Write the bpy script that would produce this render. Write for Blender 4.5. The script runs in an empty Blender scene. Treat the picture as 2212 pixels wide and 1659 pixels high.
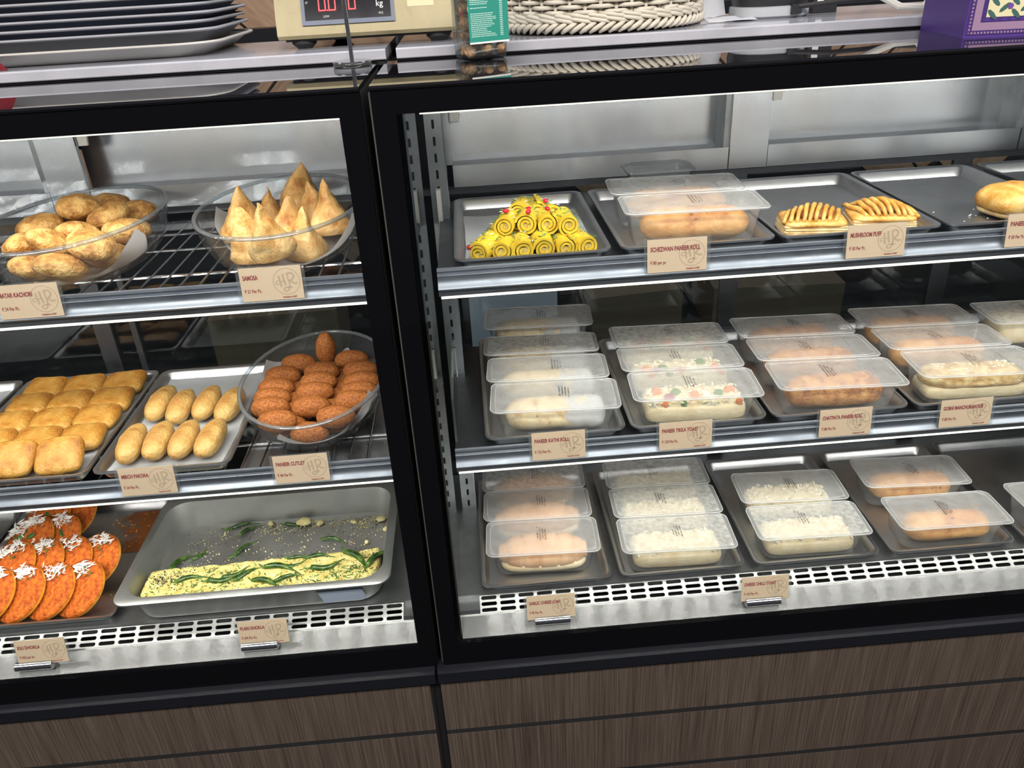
import bpy, bmesh, math, random
from mathutils import Vector, Matrix, Euler, noise
R = math.radians
PI = math.pi
random.seed(7)
S = bpy.context.scene
C = S.collection

# ------------------------------------------------------------------ camera, world, lights
cam_d = bpy.data.cameras.new('camera'); cam = bpy.data.objects.new('camera', cam_d); C.objects.link(cam)
S.camera = cam
FPX = 1700.0
cam_d.sensor_fit = 'HORIZONTAL'; cam_d.sensor_width = 36.0; cam_d.lens = 36.0 * FPX / 2212.0
cam_d.clip_start = 0.02; cam_d.clip_end = 50
pitch, yaw, roll = R(28.038), R(2.2906), R(-3.3527)
fwd = Vector((math.sin(yaw) * math.cos(pitch), math.cos(yaw) * math.cos(pitch), -math.sin(pitch)))
right = Vector((math.cos(yaw), -math.sin(yaw), 0)); up = right.cross(fwd)
rr = right * math.cos(roll) + up * math.sin(roll); uu = -right * math.sin(roll) + up * math.cos(roll)
M = Matrix((rr, uu, -fwd)).transposed().to_4x4()
M.translation = Vector((0.135, -1.08, 1.50))
cam.matrix_world = M

w = bpy.data.worlds.new('world'); S.world = w; w.use_nodes = True
w.node_tree.nodes['Background'].inputs[0].default_value = (0.80, 0.86, 1.0, 1)
w.node_tree.nodes['Background'].inputs[1].default_value = 0.10

def area(name, loc, rot, sx, sy, watts, col=(1, 1, 1)):
    l = bpy.data.lights.new(name, 'AREA'); l.shape = 'RECTANGLE'; l.size = sx; l.size_y = sy; l.energy = watts; l.color = col
    o = bpy.data.objects.new(name, l); C.objects.link(o); o.location = loc; o.rotation_euler = rot
    return o
area('ceiling_light_customer', (0.3, -1.7, 2.75), (R(8), 0, 0), 6.0, 0.5, 240, (1.0, 0.93, 0.86))
area('ceiling_light_counter', (0.2, 0.75, 2.6), (R(-4), 0, 0), 4.0, 0.4, 26, (0.95, 0.97, 1.0))

S.view_settings.view_transform = 'Standard'; S.view_settings.look = 'None'
S.view_settings.gamma = 1.0; S.view_settings.use_curve_mapping = False
S.view_settings.exposure = 0.0
S.cycles.max_bounces = 7; S.cycles.diffuse_bounces = 3; S.cycles.glossy_bounces = 4
S.cycles.use_adaptive_sampling = True; S.cycles.adaptive_threshold = 0.035; S.cycles.adaptive_min_samples = 16
S.cycles.transparent_max_bounces = 22; S.cycles.transmission_bounces = 4
S.cycles.caustics_reflective = False; S.cycles.caustics_refractive = False
S.cycles.sample_clamp_indirect = 4.0
S.cycles.use_denoising = True
LED_POWER = 390.0

# ------------------------------------------------------------------ materials
MATS = {}
def _mat(name):
    m = bpy.data.materials.new(name); m.use_nodes = True
    nt = m.node_tree; b = nt.nodes['Principled BSDF']; MATS[name] = m
    return m, nt, b
def tex_coord(nt, scale=(1, 1, 1), kind='Object'):
    tc = nt.nodes.new('ShaderNodeTexCoord'); mp = nt.nodes.new('ShaderNodeMapping')
    mp.inputs['Scale'].default_value = scale
    nt.links.new(tc.outputs[kind], mp.inputs['Vector']); return mp.outputs['Vector']
def noise_node(nt, vec, scale, detail=3, rough=0.55):
    n = nt.nodes.new('ShaderNodeTexNoise'); n.inputs['Scale'].default_value = scale
    n.inputs['Detail'].default_value = detail; n.inputs['Roughness'].default_value = rough
    nt.links.new(vec, n.inputs['Vector']); return n.outputs['Fac']
def ramp(nt, fac, stops):
    r = nt.nodes.new('ShaderNodeValToRGB'); e = r.color_ramp.elements
    while len(e) < len(stops): e.new(0.5)
    for el, (p, c) in zip(e, stops): el.position = p; el.color = (*c, 1) if len(c) == 3 else c
    nt.links.new(fac, r.inputs['Fac']); return r.outputs['Color']
def bump(nt, b, h, strength=0.3, dist=0.01):
    n = nt.nodes.new('ShaderNodeBump'); n.inputs['Strength'].default_value = strength; n.inputs['Distance'].default_value = dist
    nt.links.new(h, n.inputs['Height']); nt.links.new(n.outputs['Normal'], b.inputs['Normal'])
def plain(name, col, rough=0.5, metal=0.0, spec=0.5, coat=0.0):
    m, nt, b = _mat(name); b.inputs['Base Color'].default_value = (*col, 1); b.inputs['Roughness'].default_value = rough
    b.inputs['Metallic'].default_value = metal; b.inputs['Specular IOR Level'].default_value = spec; b.inputs['Coat Weight'].default_value = coat
    return m
def steel(name, col, rough, brush=(2, 2, 500), bstr=0.25, dirt=0.25, metal=1.0, dist=0.0015, aniso=None, rvar=1.0):
    m, nt, b = _mat(name); b.inputs['Metallic'].default_value = metal
    v = tex_coord(nt, brush); n = noise_node(nt, v, 1.0, 2)
    v2 = tex_coord(nt); d = noise_node(nt, v2, 9, 5, 0.65)
    c = ramp(nt, d, [(0.3, tuple(x * (1 - dirt) for x in col)), (0.65, col)]); nt.links.new(c, b.inputs['Base Color'])
    mr = nt.nodes.new('ShaderNodeMapRange'); nt.links.new(d, mr.inputs[0]); mr.inputs[1].default_value = 0.3; mr.inputs[2].default_value = 0.7
    mr.inputs[3].default_value = rough * (1 + .25 * rvar); mr.inputs[4].default_value = rough * (1 - .2 * rvar); nt.links.new(mr.outputs[0], b.inputs['Roughness'])
    if aniso:
        tg = nt.nodes.new('ShaderNodeTangent'); tg.direction_type = 'RADIAL'; tg.axis = aniso[0]
        b.inputs['Anisotropic'].default_value = 0.85; b.inputs['Anisotropic Rotation'].default_value = aniso[1]; nt.links.new(tg.outputs[0], b.inputs['Tangent'])
    if bstr: bump(nt, b, n, bstr, dist)
    return m
def thin(name, tint=(1, 1, 1), haze=0.0, haze_col=(0.9, 0.92, 0.95), gloss=1.0, rough=0.03, noisy=0.0, nscale=25, ior=1.45, edge=0.0, edge_col=(0.3, 0.36, 0.4)):
    """thin sheet of glass or film: transparent, fresnel reflection, optional milky haze"""
    m = bpy.data.materials.new(name); m.use_nodes = True; MATS[name] = m; nt = m.node_tree; nt.nodes.clear()
    out = nt.nodes.new('ShaderNodeOutputMaterial'); tr = nt.nodes.new('ShaderNodeBsdfTransparent'); tr.inputs[0].default_value = (*tint, 1)
    last = tr.outputs[0]
    if edge > 0:
        lw = nt.nodes.new('ShaderNodeLayerWeight'); lw.inputs[0].default_value = 0.35
        ed = nt.nodes.new('ShaderNodeBsdfTransparent'); ed.inputs[0].default_value = (*edge_col, 1)
        mu = nt.nodes.new('ShaderNodeMath'); mu.operation = 'MULTIPLY'; mu.inputs[1].default_value = edge; nt.links.new(lw.outputs['Facing'], mu.inputs[0])
        mx = nt.nodes.new('ShaderNodeMixShader'); nt.links.new(mu.outputs[0], mx.inputs[0]); nt.links.new(last, mx.inputs[1]); nt.links.new(ed.outputs[0], mx.inputs[2]); last = mx.outputs[0]
    if haze > 0:
        df = nt.nodes.new('ShaderNodeBsdfDiffuse'); df.inputs[0].default_value = (*haze_col, 1)
        tl = nt.nodes.new('ShaderNodeBsdfTranslucent'); tl.inputs[0].default_value = (*haze_col, 1)
        mm = nt.nodes.new('ShaderNodeMixShader'); mm.inputs[0].default_value = 0.3; nt.links.new(df.outputs[0], mm.inputs[1]); nt.links.new(tl.outputs[0], mm.inputs[2])
        mx = nt.nodes.new('ShaderNodeMixShader'); mx.inputs[0].default_value = haze
        if noisy > 0:
            v = tex_coord(nt); n = noise_node(nt, v, nscale, 4, 0.65); mr = nt.nodes.new('ShaderNodeMapRange'); nt.links.new(n, mr.inputs[0])
            mr.inputs[1].default_value = 0.35; mr.inputs[2].default_value = 0.65; mr.inputs[3].default_value = haze - noisy; mr.inputs[4].default_value = haze + noisy
            nt.links.new(mr.outputs[0], mx.inputs[0])
        nt.links.new(last, mx.inputs[1]); nt.links.new(mm.outputs[0], mx.inputs[2]); last = mx.outputs[0]
    gl = nt.nodes.new('ShaderNodeBsdfGlossy'); gl.inputs['Roughness'].default_value = rough
    lw2 = nt.nodes.new('ShaderNodeLayerWeight'); lw2.inputs[0].default_value = 0.5
    pw_ = nt.nodes.new('ShaderNodeMath'); pw_.operation = 'POWER'; pw_.inputs[1].default_value = 5.0; nt.links.new(lw2.outputs['Facing'], pw_.inputs[0])
    f0 = ((ior - 1) / (ior + 1)) ** 2
    sc_ = nt.nodes.new('ShaderNodeMath'); sc_.operation = 'MULTIPLY_ADD'; sc_.inputs[1].default_value = 1 - f0; sc_.inputs[2].default_value = f0; nt.links.new(pw_.outputs[0], sc_.inputs[0])
    mu = nt.nodes.new('ShaderNodeMath'); mu.operation = 'MULTIPLY'; mu.use_clamp = True; mu.inputs[1].default_value = gloss; nt.links.new(sc_.outputs[0], mu.inputs[0])
    mx = nt.nodes.new('ShaderNodeMixShader'); nt.links.new(mu.outputs[0], mx.inputs[0]); nt.links.new(last, mx.inputs[1]); nt.links.new(gl.outputs[0], mx.inputs[2])
    nt.links.new(mx.outputs[0], out.inputs[0]); return m
def crust(name, stops, scale=40, fine=220, rough=0.55, bstr=0.5, bdist=0.004, spec=0.4, specks=None):
    m, nt, b = _mat(name); v = tex_coord(nt); n = noise_node(nt, v, scale, 5, 0.6); f = noise_node(nt, v, fine, 3, 0.6)
    colr = ramp(nt, n, stops)
    if specks:
        sn = noise_node(nt, v, specks[0], 2, 0.5); mk = ramp(nt, sn, [(specks[1], (0, 0, 0)), (specks[1] + .05, (1, 1, 1))])
        mc = nt.nodes.new('ShaderNodeMix'); mc.data_type = 'RGBA'; nt.links.new(mk, mc.inputs[0]); nt.links.new(colr, mc.inputs[6]); mc.inputs[7].default_value = (*specks[2], 1); colr = mc.outputs[2]
    nt.links.new(colr, b.inputs['Base Color']); b.inputs['Roughness'].default_value = rough; b.inputs['Specular IOR Level'].default_value = spec
    ad = nt.nodes.new('ShaderNodeMath'); ad.operation = 'ADD'; nt.links.new(n, ad.inputs[0]); nt.links.new(f, ad.inputs[1]); bump(nt, b, ad.outputs[0], bstr, bdist)
    return m
def emis(name, col, strength):
    m, nt, b = _mat(name); b.inputs['Base Color'].default_value = (*col, 1); b.inputs['Emission Color'].default_value = (*col, 1); b.inputs['Emission Strength'].default_value = strength; return m

steel('steel_back', (0.70, 0.72, 0.76), 0.27, (1.5, 1.5, 900), 0, 0.10, aniso=('Z', 0.25), rvar=0.0)
steel('steel_ledge', (0.29, 0.295, 0.30), 0.25, (1.5, 900, 1.5), 0, 0.0, aniso=('X', 0.0), rvar=0.0)
steel('steel_side', (0.62, 0.66, 0.67), 0.03, (300, 1, 2), 0, 0.25, rvar=0.0)
steel('steel_rail', (0.30, 0.33, 0.385), 0.52, (1, 300, 300), 0.02, 0.10)
steel('steel_grille', (0.50, 0.505, 0.51), 0.42, (2, 2, 2), 0, 0.1)
steel('steel_deck', (0.46, 0.47, 0.48), 0.42, (2, 200, 2), 0.12, 0.3)
steel('steel_tray', (0.64, 0.65, 0.67), 0.34, (30, 30, 30), 0.02, 0.2)
steel('steel_pan', (0.62, 0.63, 0.62), 0.46, (200, 2, 2), 0.04, 0.15)
steel('steel_wire', (0.55, 0.56, 0.58), 0.22, (1, 1, 1), 0)
steel('steel_dark', (0.16, 0.17, 0.19), 0.42, (2, 200, 2), 0.08, 0.3)
steel('steel_upright', (0.50, 0.53, 0.54), 0.33, (120, 120, 2), 0.10, 0.4)
plain('chrome', (0.62, 0.62, 0.65), 0.14, 1.0)
plain('black_glass', (0.003, 0.003, 0.004), 0.06, 0.0, 0.18)
plain('black_top_glass', (0.006, 0.006, 0.008), 0.02, 0.0, 1.0)
plain('black_trim', (0.007, 0.008, 0.012), 0.36, 0.0, 0.3)
plain('black_gap', (0.006, 0.006, 0.007), 0.8)
plain('grey_edge', (0.09, 0.09, 0.085), 0.5)
plain('light_housing', (0.55, 0.52, 0.45), 0.45)
emis('led', (1.0, 0.965, 0.90), LED_POWER)
emis('led_diffuser', (1.0, 0.95, 0.84), 1.3)
thin('pane_glass', (0.965, 0.98, 0.975), gloss=0.8, rough=0.0, ior=1.35)
thin('rear_glass', (0.80, 0.84, 0.84), gloss=1.6, rough=0.01, ior=1.5)
thin('shelf_end_glass', (0.80, 0.90, 0.87), haze=0.05, gloss=1.2, rough=0.02)
thin('bowl_glass', (0.965, 0.975, 0.98), haze=0.025, gloss=0.55, rough=0.02, ior=1.40, edge=0.10, edge_col=(0.6, 0.66, 0.7))
thin('bowl_rim_glass', (0.80, 0.86, 0.90), haze=0.14, gloss=1.8, rough=0.03, ior=1.5, edge=0.55, edge_col=(0.25, 0.31, 0.36))
thin('box_plastic', (0.98, 0.985, 0.99), haze=0.14, haze_col=(0.95, 0.96, 0.97), gloss=1.0, rough=0.07, ior=1.42, edge=0.15, edge_col=(0.7, 0.74, 0.76))
thin('box_flange', (0.96, 0.97, 0.98), haze=0.30, haze_col=(0.95, 0.96, 0.97), gloss=1.2, rough=0.12, ior=1.45)
thin('box_film', (0.97, 0.97, 0.97), haze=0.30, haze_col=(0.96, 0.97, 0.98), gloss=1.1, rough=0.14, noisy=0.04, ior=1.45)
thin('box_film_frost', (0.97, 0.97, 0.97), haze=0.42, haze_col=(0.97, 0.97, 0.96), gloss=1.1, rough=0.16, noisy=0.12, nscale=90, ior=1.45)
thin('box_glint', (0.97, 0.98, 0.98), haze=0.55, haze_col=(0.97, 0.98, 0.99), gloss=2.0, rough=0.10, ior=1.5)  # milky white for the painted highlight lines on the box rims
thin('clear_sleeve', (0.97, 0.98, 0.98), haze=0.03, gloss=1.0, rough=0.05, ior=1.45)
thin('jar_glass', (0.90, 0.93, 0.93), haze=0.03, gloss=1.3, rough=0.02, ior=1.5, edge=0.7, edge_col=(0.35, 0.4, 0.42))
thin('acrylic', (0.85, 0.88, 0.88), haze=0.06, gloss=1.6, rough=0.03, ior=1.5, edge=0.6)
m, nt, b = _mat('wax_paper'); b.inputs['Base Color'].default_value = (.80, .82, .86, 1); b.inputs['Roughness'].default_value = .5
tl = nt.nodes.new('ShaderNodeBsdfTranslucent'); tl.inputs[0].default_value = (.80, .82, .86, 1); mx = nt.nodes.new('ShaderNodeMixShader'); mx.inputs[0].default_value = .45
nt.links.new(b.outputs[0], mx.inputs[1]); nt.links.new(tl.outputs[0], mx.inputs[2]); nt.links.new(mx.outputs[0], nt.nodes['Material Output'].inputs[0])
plain('print_black', (0.03, 0.03, 0.04), 0.7)
plain('print_red', (0.32, 0.018, 0.022), 0.7)
plain('card_emblem', (0.54, 0.39, 0.26), 0.8)
m, nt, b = _mat('card_paper'); v = tex_coord(nt); n = noise_node(nt, v, 14, 3); nt.links.new(ramp(nt, n, [(0.3, (0.74, 0.54, 0.37)), (0.7, (0.80, 0.59, 0.42))]), b.inputs['Base Color']); b.inputs['Roughness'].default_value = 0.55
# laminate wood of the case base
def wood(name, c1, c2, c3, scale, rough=0.5, axis=(1, 1, 1)):
    m, nt, b = _mat(name); v = tex_coord(nt, axis); n = noise_node(nt, v, scale, 6, 0.62)
    v2 = tex_coord(nt, (axis[0] * 0.16, axis[1] * 0.16, axis[2] * 0.3)); n2 = noise_node(nt, v2, scale, 3, 0.5)
    mx = nt.nodes.new('ShaderNodeMath'); mx.operation = 'MULTIPLY_ADD'; mx.inputs[1].default_value = 0.8; nt.links.new(n, mx.inputs[0])
    hf = nt.nodes.new('ShaderNodeMath'); hf.operation = 'MULTIPLY'; hf.inputs[1].default_value = 0.2; nt.links.new(n2, hf.inputs[0]); nt.links.new(hf.outputs[0], mx.inputs[2])
    nt.links.new(ramp(nt, mx.outputs[0], [(0.33, c1), (0.5, c2), (0.68, c3)]), b.inputs['Base Color']); b.inputs['Roughness'].default_value = rough; b.inputs['Specular IOR Level'].default_value = 0.3
    bump(nt, b, n, 0.12, 0.002); return m
wood('laminate', (0.034, 0.025, 0.020), (0.076, 0.058, 0.047), (0.124, 0.099, 0.083), 3.0, 0.5, (110, 110, 1.4))
wood('wall_wood', (0.20, 0.12, 0.07), (0.29, 0.185, 0.12), (0.37, 0.25, 0.17), 3.0, 0.5, (3, 3, 24))
m, nt, b = _mat('marble'); v = tex_coord(nt); n = noise_node(nt, v, 5, 6, 0.7); nt.links.new(ramp(nt, n, [(0.35, (0.38, 0.39, 0.44)), (0.6, (0.48, 0.49, 0.55))]), b.inputs['Base Color']); b.inputs['Roughness'].default_value = 0.10
m, nt, b = _mat('floor_tile'); v = tex_coord(nt); n = noise_node(nt, v, 6, 4); nt.links.new(ramp(nt, n, [(0.3, (0.016, 0.015, 0.014)), (0.7, (0.026, 0.024, 0.022))]), b.inputs['Base Color']); b.inputs['Roughness'].default_value = 0.85; b.inputs['Specular IOR Level'].default_value = 0.1
# foods
crust('kachori_crust', [(0.34, (0.30, 0.11, 0.025)), (0.48, (0.60, 0.31, 0.085)), (0.60, (0.80, 0.50, 0.18))], 38, 150, 0.45, 0.7, 0.006)
crust('samosa_crust', [(0.34, (0.48, 0.20, 0.05)), (0.46, (0.72, 0.40, 0.13)), (0.62, (0.84, 0.55, 0.24))], 30, 110, 0.40, 0.5, 0.006)
crust('cutlet_crust', [(0.34, (0.22, 0.060, 0.013)), (0.50, (0.34, 0.105, 0.020)), (0.66, (0.50, 0.19, 0.042))], 240, 700, 0.6, 0.45, 0.003)
crust('square_pakora_crust', [(0.30, (0.30, 0.10, 0.014)), (0.46, (0.48, 0.22, 0.036)), (0.60, (0.58, 0.32, 0.075)), (0.8, (0.46, 0.18, 0.03))], 34, 200, 0.36, 0.6, 0.004, 0.5)
crust('mirch_pakora_crust', [(0.32, (0.40, 0.18, 0.045)), (0.48, (0.56, 0.33, 0.10)), (0.66, (0.66, 0.44, 0.16))], 34, 170, 0.40, 0.7, 0.004, 0.5)
crust('khandvi_yellow', [(0.3, (0.58, 0.36, 0.014)), (0.6, (0.72, 0.52, 0.05))], 30, 120, 0.4, 0.15, 0.002)
crust('khandvi_filling', [(0.35, (0.45, 0.30, 0.03)), (0.6, (0.78, 0.68, 0.28))], 120, 300, 0.6, 0.6, 0.003)
crust('puff_crust', [(0.28, (0.32, 0.11, 0.018)), (0.46, (0.58, 0.29, 0.06)), (0.62, (0.72, 0.46, 0.15)), (0.8, (0.80, 0.58, 0.27))], 34, 160, 0.4, 0.35, 0.003)
crust('puff_side', [(0.3, (0.50, 0.28, 0.09)), (0.6, (0.82, 0.62, 0.34))], 30, 200, 0.6, 0.5, 0.003)
crust('puff_filling', [(0.3, (0.10, 0.03, 0.01)), (0.7, (0.32, 0.12, 0.03))], 80, 200, 0.5, 0.5, 0.003)
crust('idli_orange', [(0.34, (0.34, 0.045, 0.005)), (0.48, (0.62, 0.125, 0.010)), (0.64, (0.74, 0.21, 0.022))], 110, 330, 0.55, 1.0, 0.003, specks=(420, .70, (.10, .012, .004)))
crust('idli_rim', [(0.3, (0.84, 0.30, 0.02)), (0.7, (0.92, 0.45, 0.06))], 40, 260, 0.5, 0.2, 0.002)
crust('dhokla_yellow', [(0.3, (0.66, 0.50, 0.12)), (0.55, (0.86, 0.74, 0.28)), (0.75, (0.93, 0.86, 0.48))], 55, 330, 0.7, 0.9, 0.004)
crust('chili_green', [(0.36, (0.008, 0.030, 0.004)), (0.52, (0.035, 0.095, 0.012)), (0.68, (0.11, 0.18, 0.03))], 90, 200, 0.22, 0.15, 0.002, 0.6)
crust('herb_green', [(0.3, (0.025, 0.075, 0.012)), (0.7, (0.12, 0.24, 0.05))], 90, 200, 0.45, 0.1, 0.002)
plain('seed_black', (0.012, 0.010, 0.012), 0.5)
plain('coconut_white', (0.92, 0.90, 0.86), 0.6)
plain('pom_red', (0.55, 0.012, 0.03), 0.15)
crust('crumb_yellow', [(0.3, (0.72, 0.60, 0.22)), (0.7, (0.93, 0.88, 0.55))], 90, 300, 0.8, 0.3, 0.002)
crust('roll_tan', [(0.30, (0.40, 0.14, 0.03)), (0.48, (0.64, 0.31, 0.09)), (0.66, (0.76, 0.44, 0.17))], 28, 120, 0.45, 0.35, 0.003, specks=(130, .72, (.16, .05, .012)))
crust('roll_seeded', [(0.32, (0.22, 0.055, 0.012)), (0.48, (0.50, 0.20, 0.045)), (0.66, (0.70, 0.37, 0.12))], 42, 200, 0.45, 0.6, 0.004, specks=(190, .68, (.10, .02, .006)))
crust('wrap_bread', [(0.34, (0.46, 0.23, 0.08)), (0.46, (0.70, 0.53, 0.29)), (0.62, (0.78, 0.65, 0.42))], 40, 130, 0.6, 0.4, 0.003)
crust('loaf_crust', [(0.28, (0.62, 0.28, 0.11)), (0.5, (0.80, 0.46, 0.24)), (0.72, (0.88, 0.60, 0.36))], 20, 120, 0.5, 0.2, 0.003)
crust('loaf_side', [(0.3, (0.72, 0.54, 0.28)), (0.7, (0.88, 0.78, 0.54))], 20, 120, 0.6, 0.2, 0.003)
crust('bread_cream', [(0.3, (0.62, 0.47, 0.25)), (0.6, (0.78, 0.67, 0.45))], 30, 160, 0.7, 0.3, 0.003)
crust('cheese_white', [(0.3, (0.80, 0.72, 0.46)), (0.7, (0.92, 0.90, 0.74))], 60, 200, 0.6, 0.4, 0.003)
crust('sub_crust', [(0.34, (0.36, 0.17, 0.04)), (0.48, (0.60, 0.38, 0.12)), (0.64, (0.76, 0.60, 0.30))], 60, 200, 0.6, 0.5, 0.003)
plain('pepper_orange', (0.75, 0.22, 0.06), 0.4); plain('pepper_green', (0.10, 0.22, 0.05), 0.4); plain('onion_purple', (0.35, 0.07, 0.14), 0.4)
plain('paneer_white', (0.88, 0.82, 0.66), 0.5)
plain('char', (0.10, 0.035, 0.012), 0.7)
plain('sauce_stain', (0.36, 0.12, 0.03), 0.35)
# counter things
plain('tray_grey', (0.20, 0.22, 0.28), 0.5); plain('tray_rim_grey', (0.38, 0.39, 0.43), 0.5); plain('tray_pale', (0.58, 0.57, 0.54), 0.45)
m, nt, b = _mat('scale_cream'); v = tex_coord(nt); n = noise_node(nt, v, 18, 6, 0.7); nt.links.new(ramp(nt, n, [(0.25, (0.20, 0.165, 0.08)), (0.42, (0.37, 0.315, 0.17)), (0.7, (0.42, 0.36, 0.20))]), b.inputs['Base Color']); b.inputs['Roughness'].default_value = 0.45
plain('scale_bezel', (0.10, 0.13, 0.20), 0.4); plain('scale_screen', (0.008, 0.008, 0.012), 0.12); emis('digit_red', (1.0, 0.04, 0.05), 3.0)
plain('print_white', (0.75, 0.75, 0.75), 0.6); plain('rubber_black', (0.012, 0.012, 0.013), 0.6)
plain('wicker', (0.62, 0.58, 0.49), 0.5); plain('wicker_dark', (0.20, 0.13, 0.09), 0.8)
plain('label_teal', (0.02, 0.27, 0.21), 0.5); plain('label_line', (0.55, 0.75, 0.70), 0.6)
crust('nut_brown', [(0.3, (0.24, 0.11, 0.045)), (0.55, (0.52, 0.30, 0.15)), (0.75, (0.68, 0.46, 0.27))], 60, 200, 0.5, 0.4, 0.004)
plain('purple_card', (0.075, 0.035, 0.22), 0.35); plain('purple_dark', (0.045, 0.022, 0.14), 0.4); plain('pink_print', (0.27, 0.17, 0.28), 0.5); plain('cream_print', (0.62, 0.58, 0.36), 0.5)
plain('leaf_print', (0.035, 0.10, 0.09), 0.5); plain('flower_print', (0.13, 0.05, 0.28), 0.5)
plain('device_black', (0.014, 0.015, 0.018), 0.45); plain('device_grey', (0.42, 0.44, 0.47), 0.45); plain('paper_white', (0.62, 0.64, 0.70), 0.6); plain('cable_white', (0.62, 0.60, 0.55), 0.5)
plain('red_packet', (0.22, 0.012, 0.02), 0.4); plain('cardboard', (0.13, 0.10, 0.07), 0.7); plain('crate_blue_white', (0.50, 0.55, 0.68), 0.5); plain('crate_blue', (0.05, 0.06, 0.28), 0.5)
plain('note_paper', (0.34, 0.40, 0.52), 0.6); plain('clip_white', (0.75, 0.74, 0.70), 0.4)

# ------------------------------------------------------------------ mesh helpers
class MB:
    def __init__(s): s.v = []; s.f = []
    def add(s, vs, fs):
        o = len(s.v); s.v += [tuple(p) for p in vs]; s.f += [tuple(i + o for i in f) for f in fs]; return s
    def box(s, x0, x1, y0, y1, z0, z1):
        return s.add([(x0, y0, z0), (x1, y0, z0), (x1, y1, z0), (x0, y1, z0), (x0, y0, z1), (x1, y0, z1), (x1, y1, z1), (x0, y1, z1)],
                     [(0, 3, 2, 1), (4, 5, 6, 7), (0, 1, 5, 4), (1, 2, 6, 5), (2, 3, 7, 6), (3, 0, 4, 7)])
    def loft(s, loops, cap0=True, cap1=True, closed=True):
        n = len(loops[0]); vs = [p for l in loops for p in l]; fs = []
        for i in range(len(loops) - 1):
            for j in range(n if closed else n - 1):
                k = (j + 1) % n; fs.append((i * n + j, i * n + k, (i + 1) * n + k, (i + 1) * n + j))
        if cap0: fs.append(tuple(range(n - 1, -1, -1)))
        if cap1: fs.append(tuple((len(loops) - 1) * n + j for j in range(n)))
        return s.add(vs, fs)
    def tube(s, pts, r, n=8, cap=True):
        pts = [Vector(p) for p in pts]; loops = []; prev = None
        for i, p in enumerate(pts):
            d = (pts[min(i + 1, len(pts) - 1)] - pts[max(i - 1, 0)]).normalized()
            a = prev if prev is not None else (Vector((0, 0, 1)) if abs(d.z) < 0.9 else Vector((1, 0, 0)))
            a = (a - d * a.dot(d)).normalized(); prev = a; b2 = d.cross(a); ri = r[i] if isinstance(r, (list, tuple)) else r
            loops.append([p + (a * math.cos(t) + b2 * math.sin(t)) * ri for t in [2 * PI * k / n for k in range(n)]])
        return s.loft(loops, cap, cap)
    def xf(s, m): s.v = [tuple(m @ Vector(p)) for p in s.v]; return s
    def mesh(s, name, mat, smooth=False, angle=40):
        me = bpy.data.meshes.new(name); me.from_pydata(s.v, [], s.f); me.materials.append(MATS[mat]); me.validate()
        if smooth:
            me.polygons.foreach_set('use_smooth', [True] * len(me.polygons))
            if angle < 180: me.set_sharp_from_angle(angle=R(angle))
        me.update(); return me
    def build(s, name, mat, parent=None, smooth=False, angle=40):
        return link(name, s.mesh(name, mat, smooth, angle), parent)
def link(name, me, parent=None, loc=None, rot=None, scale=None):
    o = bpy.data.objects.new(name, me); C.objects.link(o)
    if parent is not None: o.parent = parent
    if loc is not None: o.location = loc
    if rot is not None: o.rotation_euler = rot
    if scale is not None: o.scale = scale
    return o
def thing(name, label, cat, loc=(0, 0, 0), rot=(0, 0, 0), group=None):
    o = bpy.data.objects.new(name, None); C.objects.link(o); o.empty_display_size = 0.02
    o.location = loc; o.rotation_euler = rot; return tag(o, label, cat, group)
def tag(o, label, cat, group=None):
    o['label'] = label; o['category'] = cat
    if group: o['group'] = group
    return o
def stuff(o): o['kind'] = 'stuff'; return o
def struct(o, label=None):
    o['kind'] = 'structure'
    if label: o['label'] = label
    return o
def rrect(w, d, r, z, n=5, cx=0, cy=0):
    p = []; r = min(r, w / 2 - 1e-4, d / 2 - 1e-4)
    for qx, qy, a0 in ((1, 1, 0), (-1, 1, 90), (-1, -1, 180), (1, -1, 270)):
        for k in range(n + 1):
            a = R(a0 + 90 * k / n); p.append((cx + qx * (w / 2 - r) + r * math.cos(a), cy + qy * (d / 2 - r) + r * math.sin(a), z))
    return p
def oval(a, b2, z, n=56): return [(a * math.cos(2 * PI * k / n), b2 * math.sin(2 * PI * k / n), z) for k in range(n)]
def spow(x, e): return math.copysign(abs(x) ** e, x)
def blob(rx, ry, rz, e1=1.0, e2=1.0, amp=0.0, freq=30, seed=0, nu=28, nv=16, taper=0.0, flat=0.0, fn=None):
    """superellipsoid with lumps; z=0 at its underside"""
    mb = MB(); vs = []; fs = []
    off = Vector((seed * 3.17, seed * 1.3, seed * 7.7))
    for j in range(nv + 1):
        ph = -PI / 2 + PI * j / nv
        for i in range(nu):
            th = 2 * PI * i / nu
            cx = spow(math.cos(ph), e1); p = Vector((rx * cx * spow(math.cos(th), e2), ry * cx * spow(math.sin(th), e2), rz * spow(math.sin(ph), e1)))
            t = p.x / rx; p.y *= 1 - taper * t; p.z *= 1 - taper * 0.6 * t
            if fn: p = fn(p)
            if amp:
                q = p * freq + off; d = noise.noise(q) + 0.5 * noise.noise(q * 2.3); nrm = p.normalized() if p.length > 1e-6 else Vector((0, 0, 1)); p = p + nrm * (d * amp)
            if flat and p.z < -rz * (1 - flat): p.z = -rz * (1 - flat)
            vs.append(p)
        # rows
    zmin = min(p.z for p in vs)
    for p in vs: p.z -= zmin
    for j in range(nv):
        for i in range(nu):
            k = (i + 1) % nu; fs.append((j * nu + i, j * nu + k, (j + 1) * nu + k, (j + 1) * nu + i))
    return mb.add(vs, fs)
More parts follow.
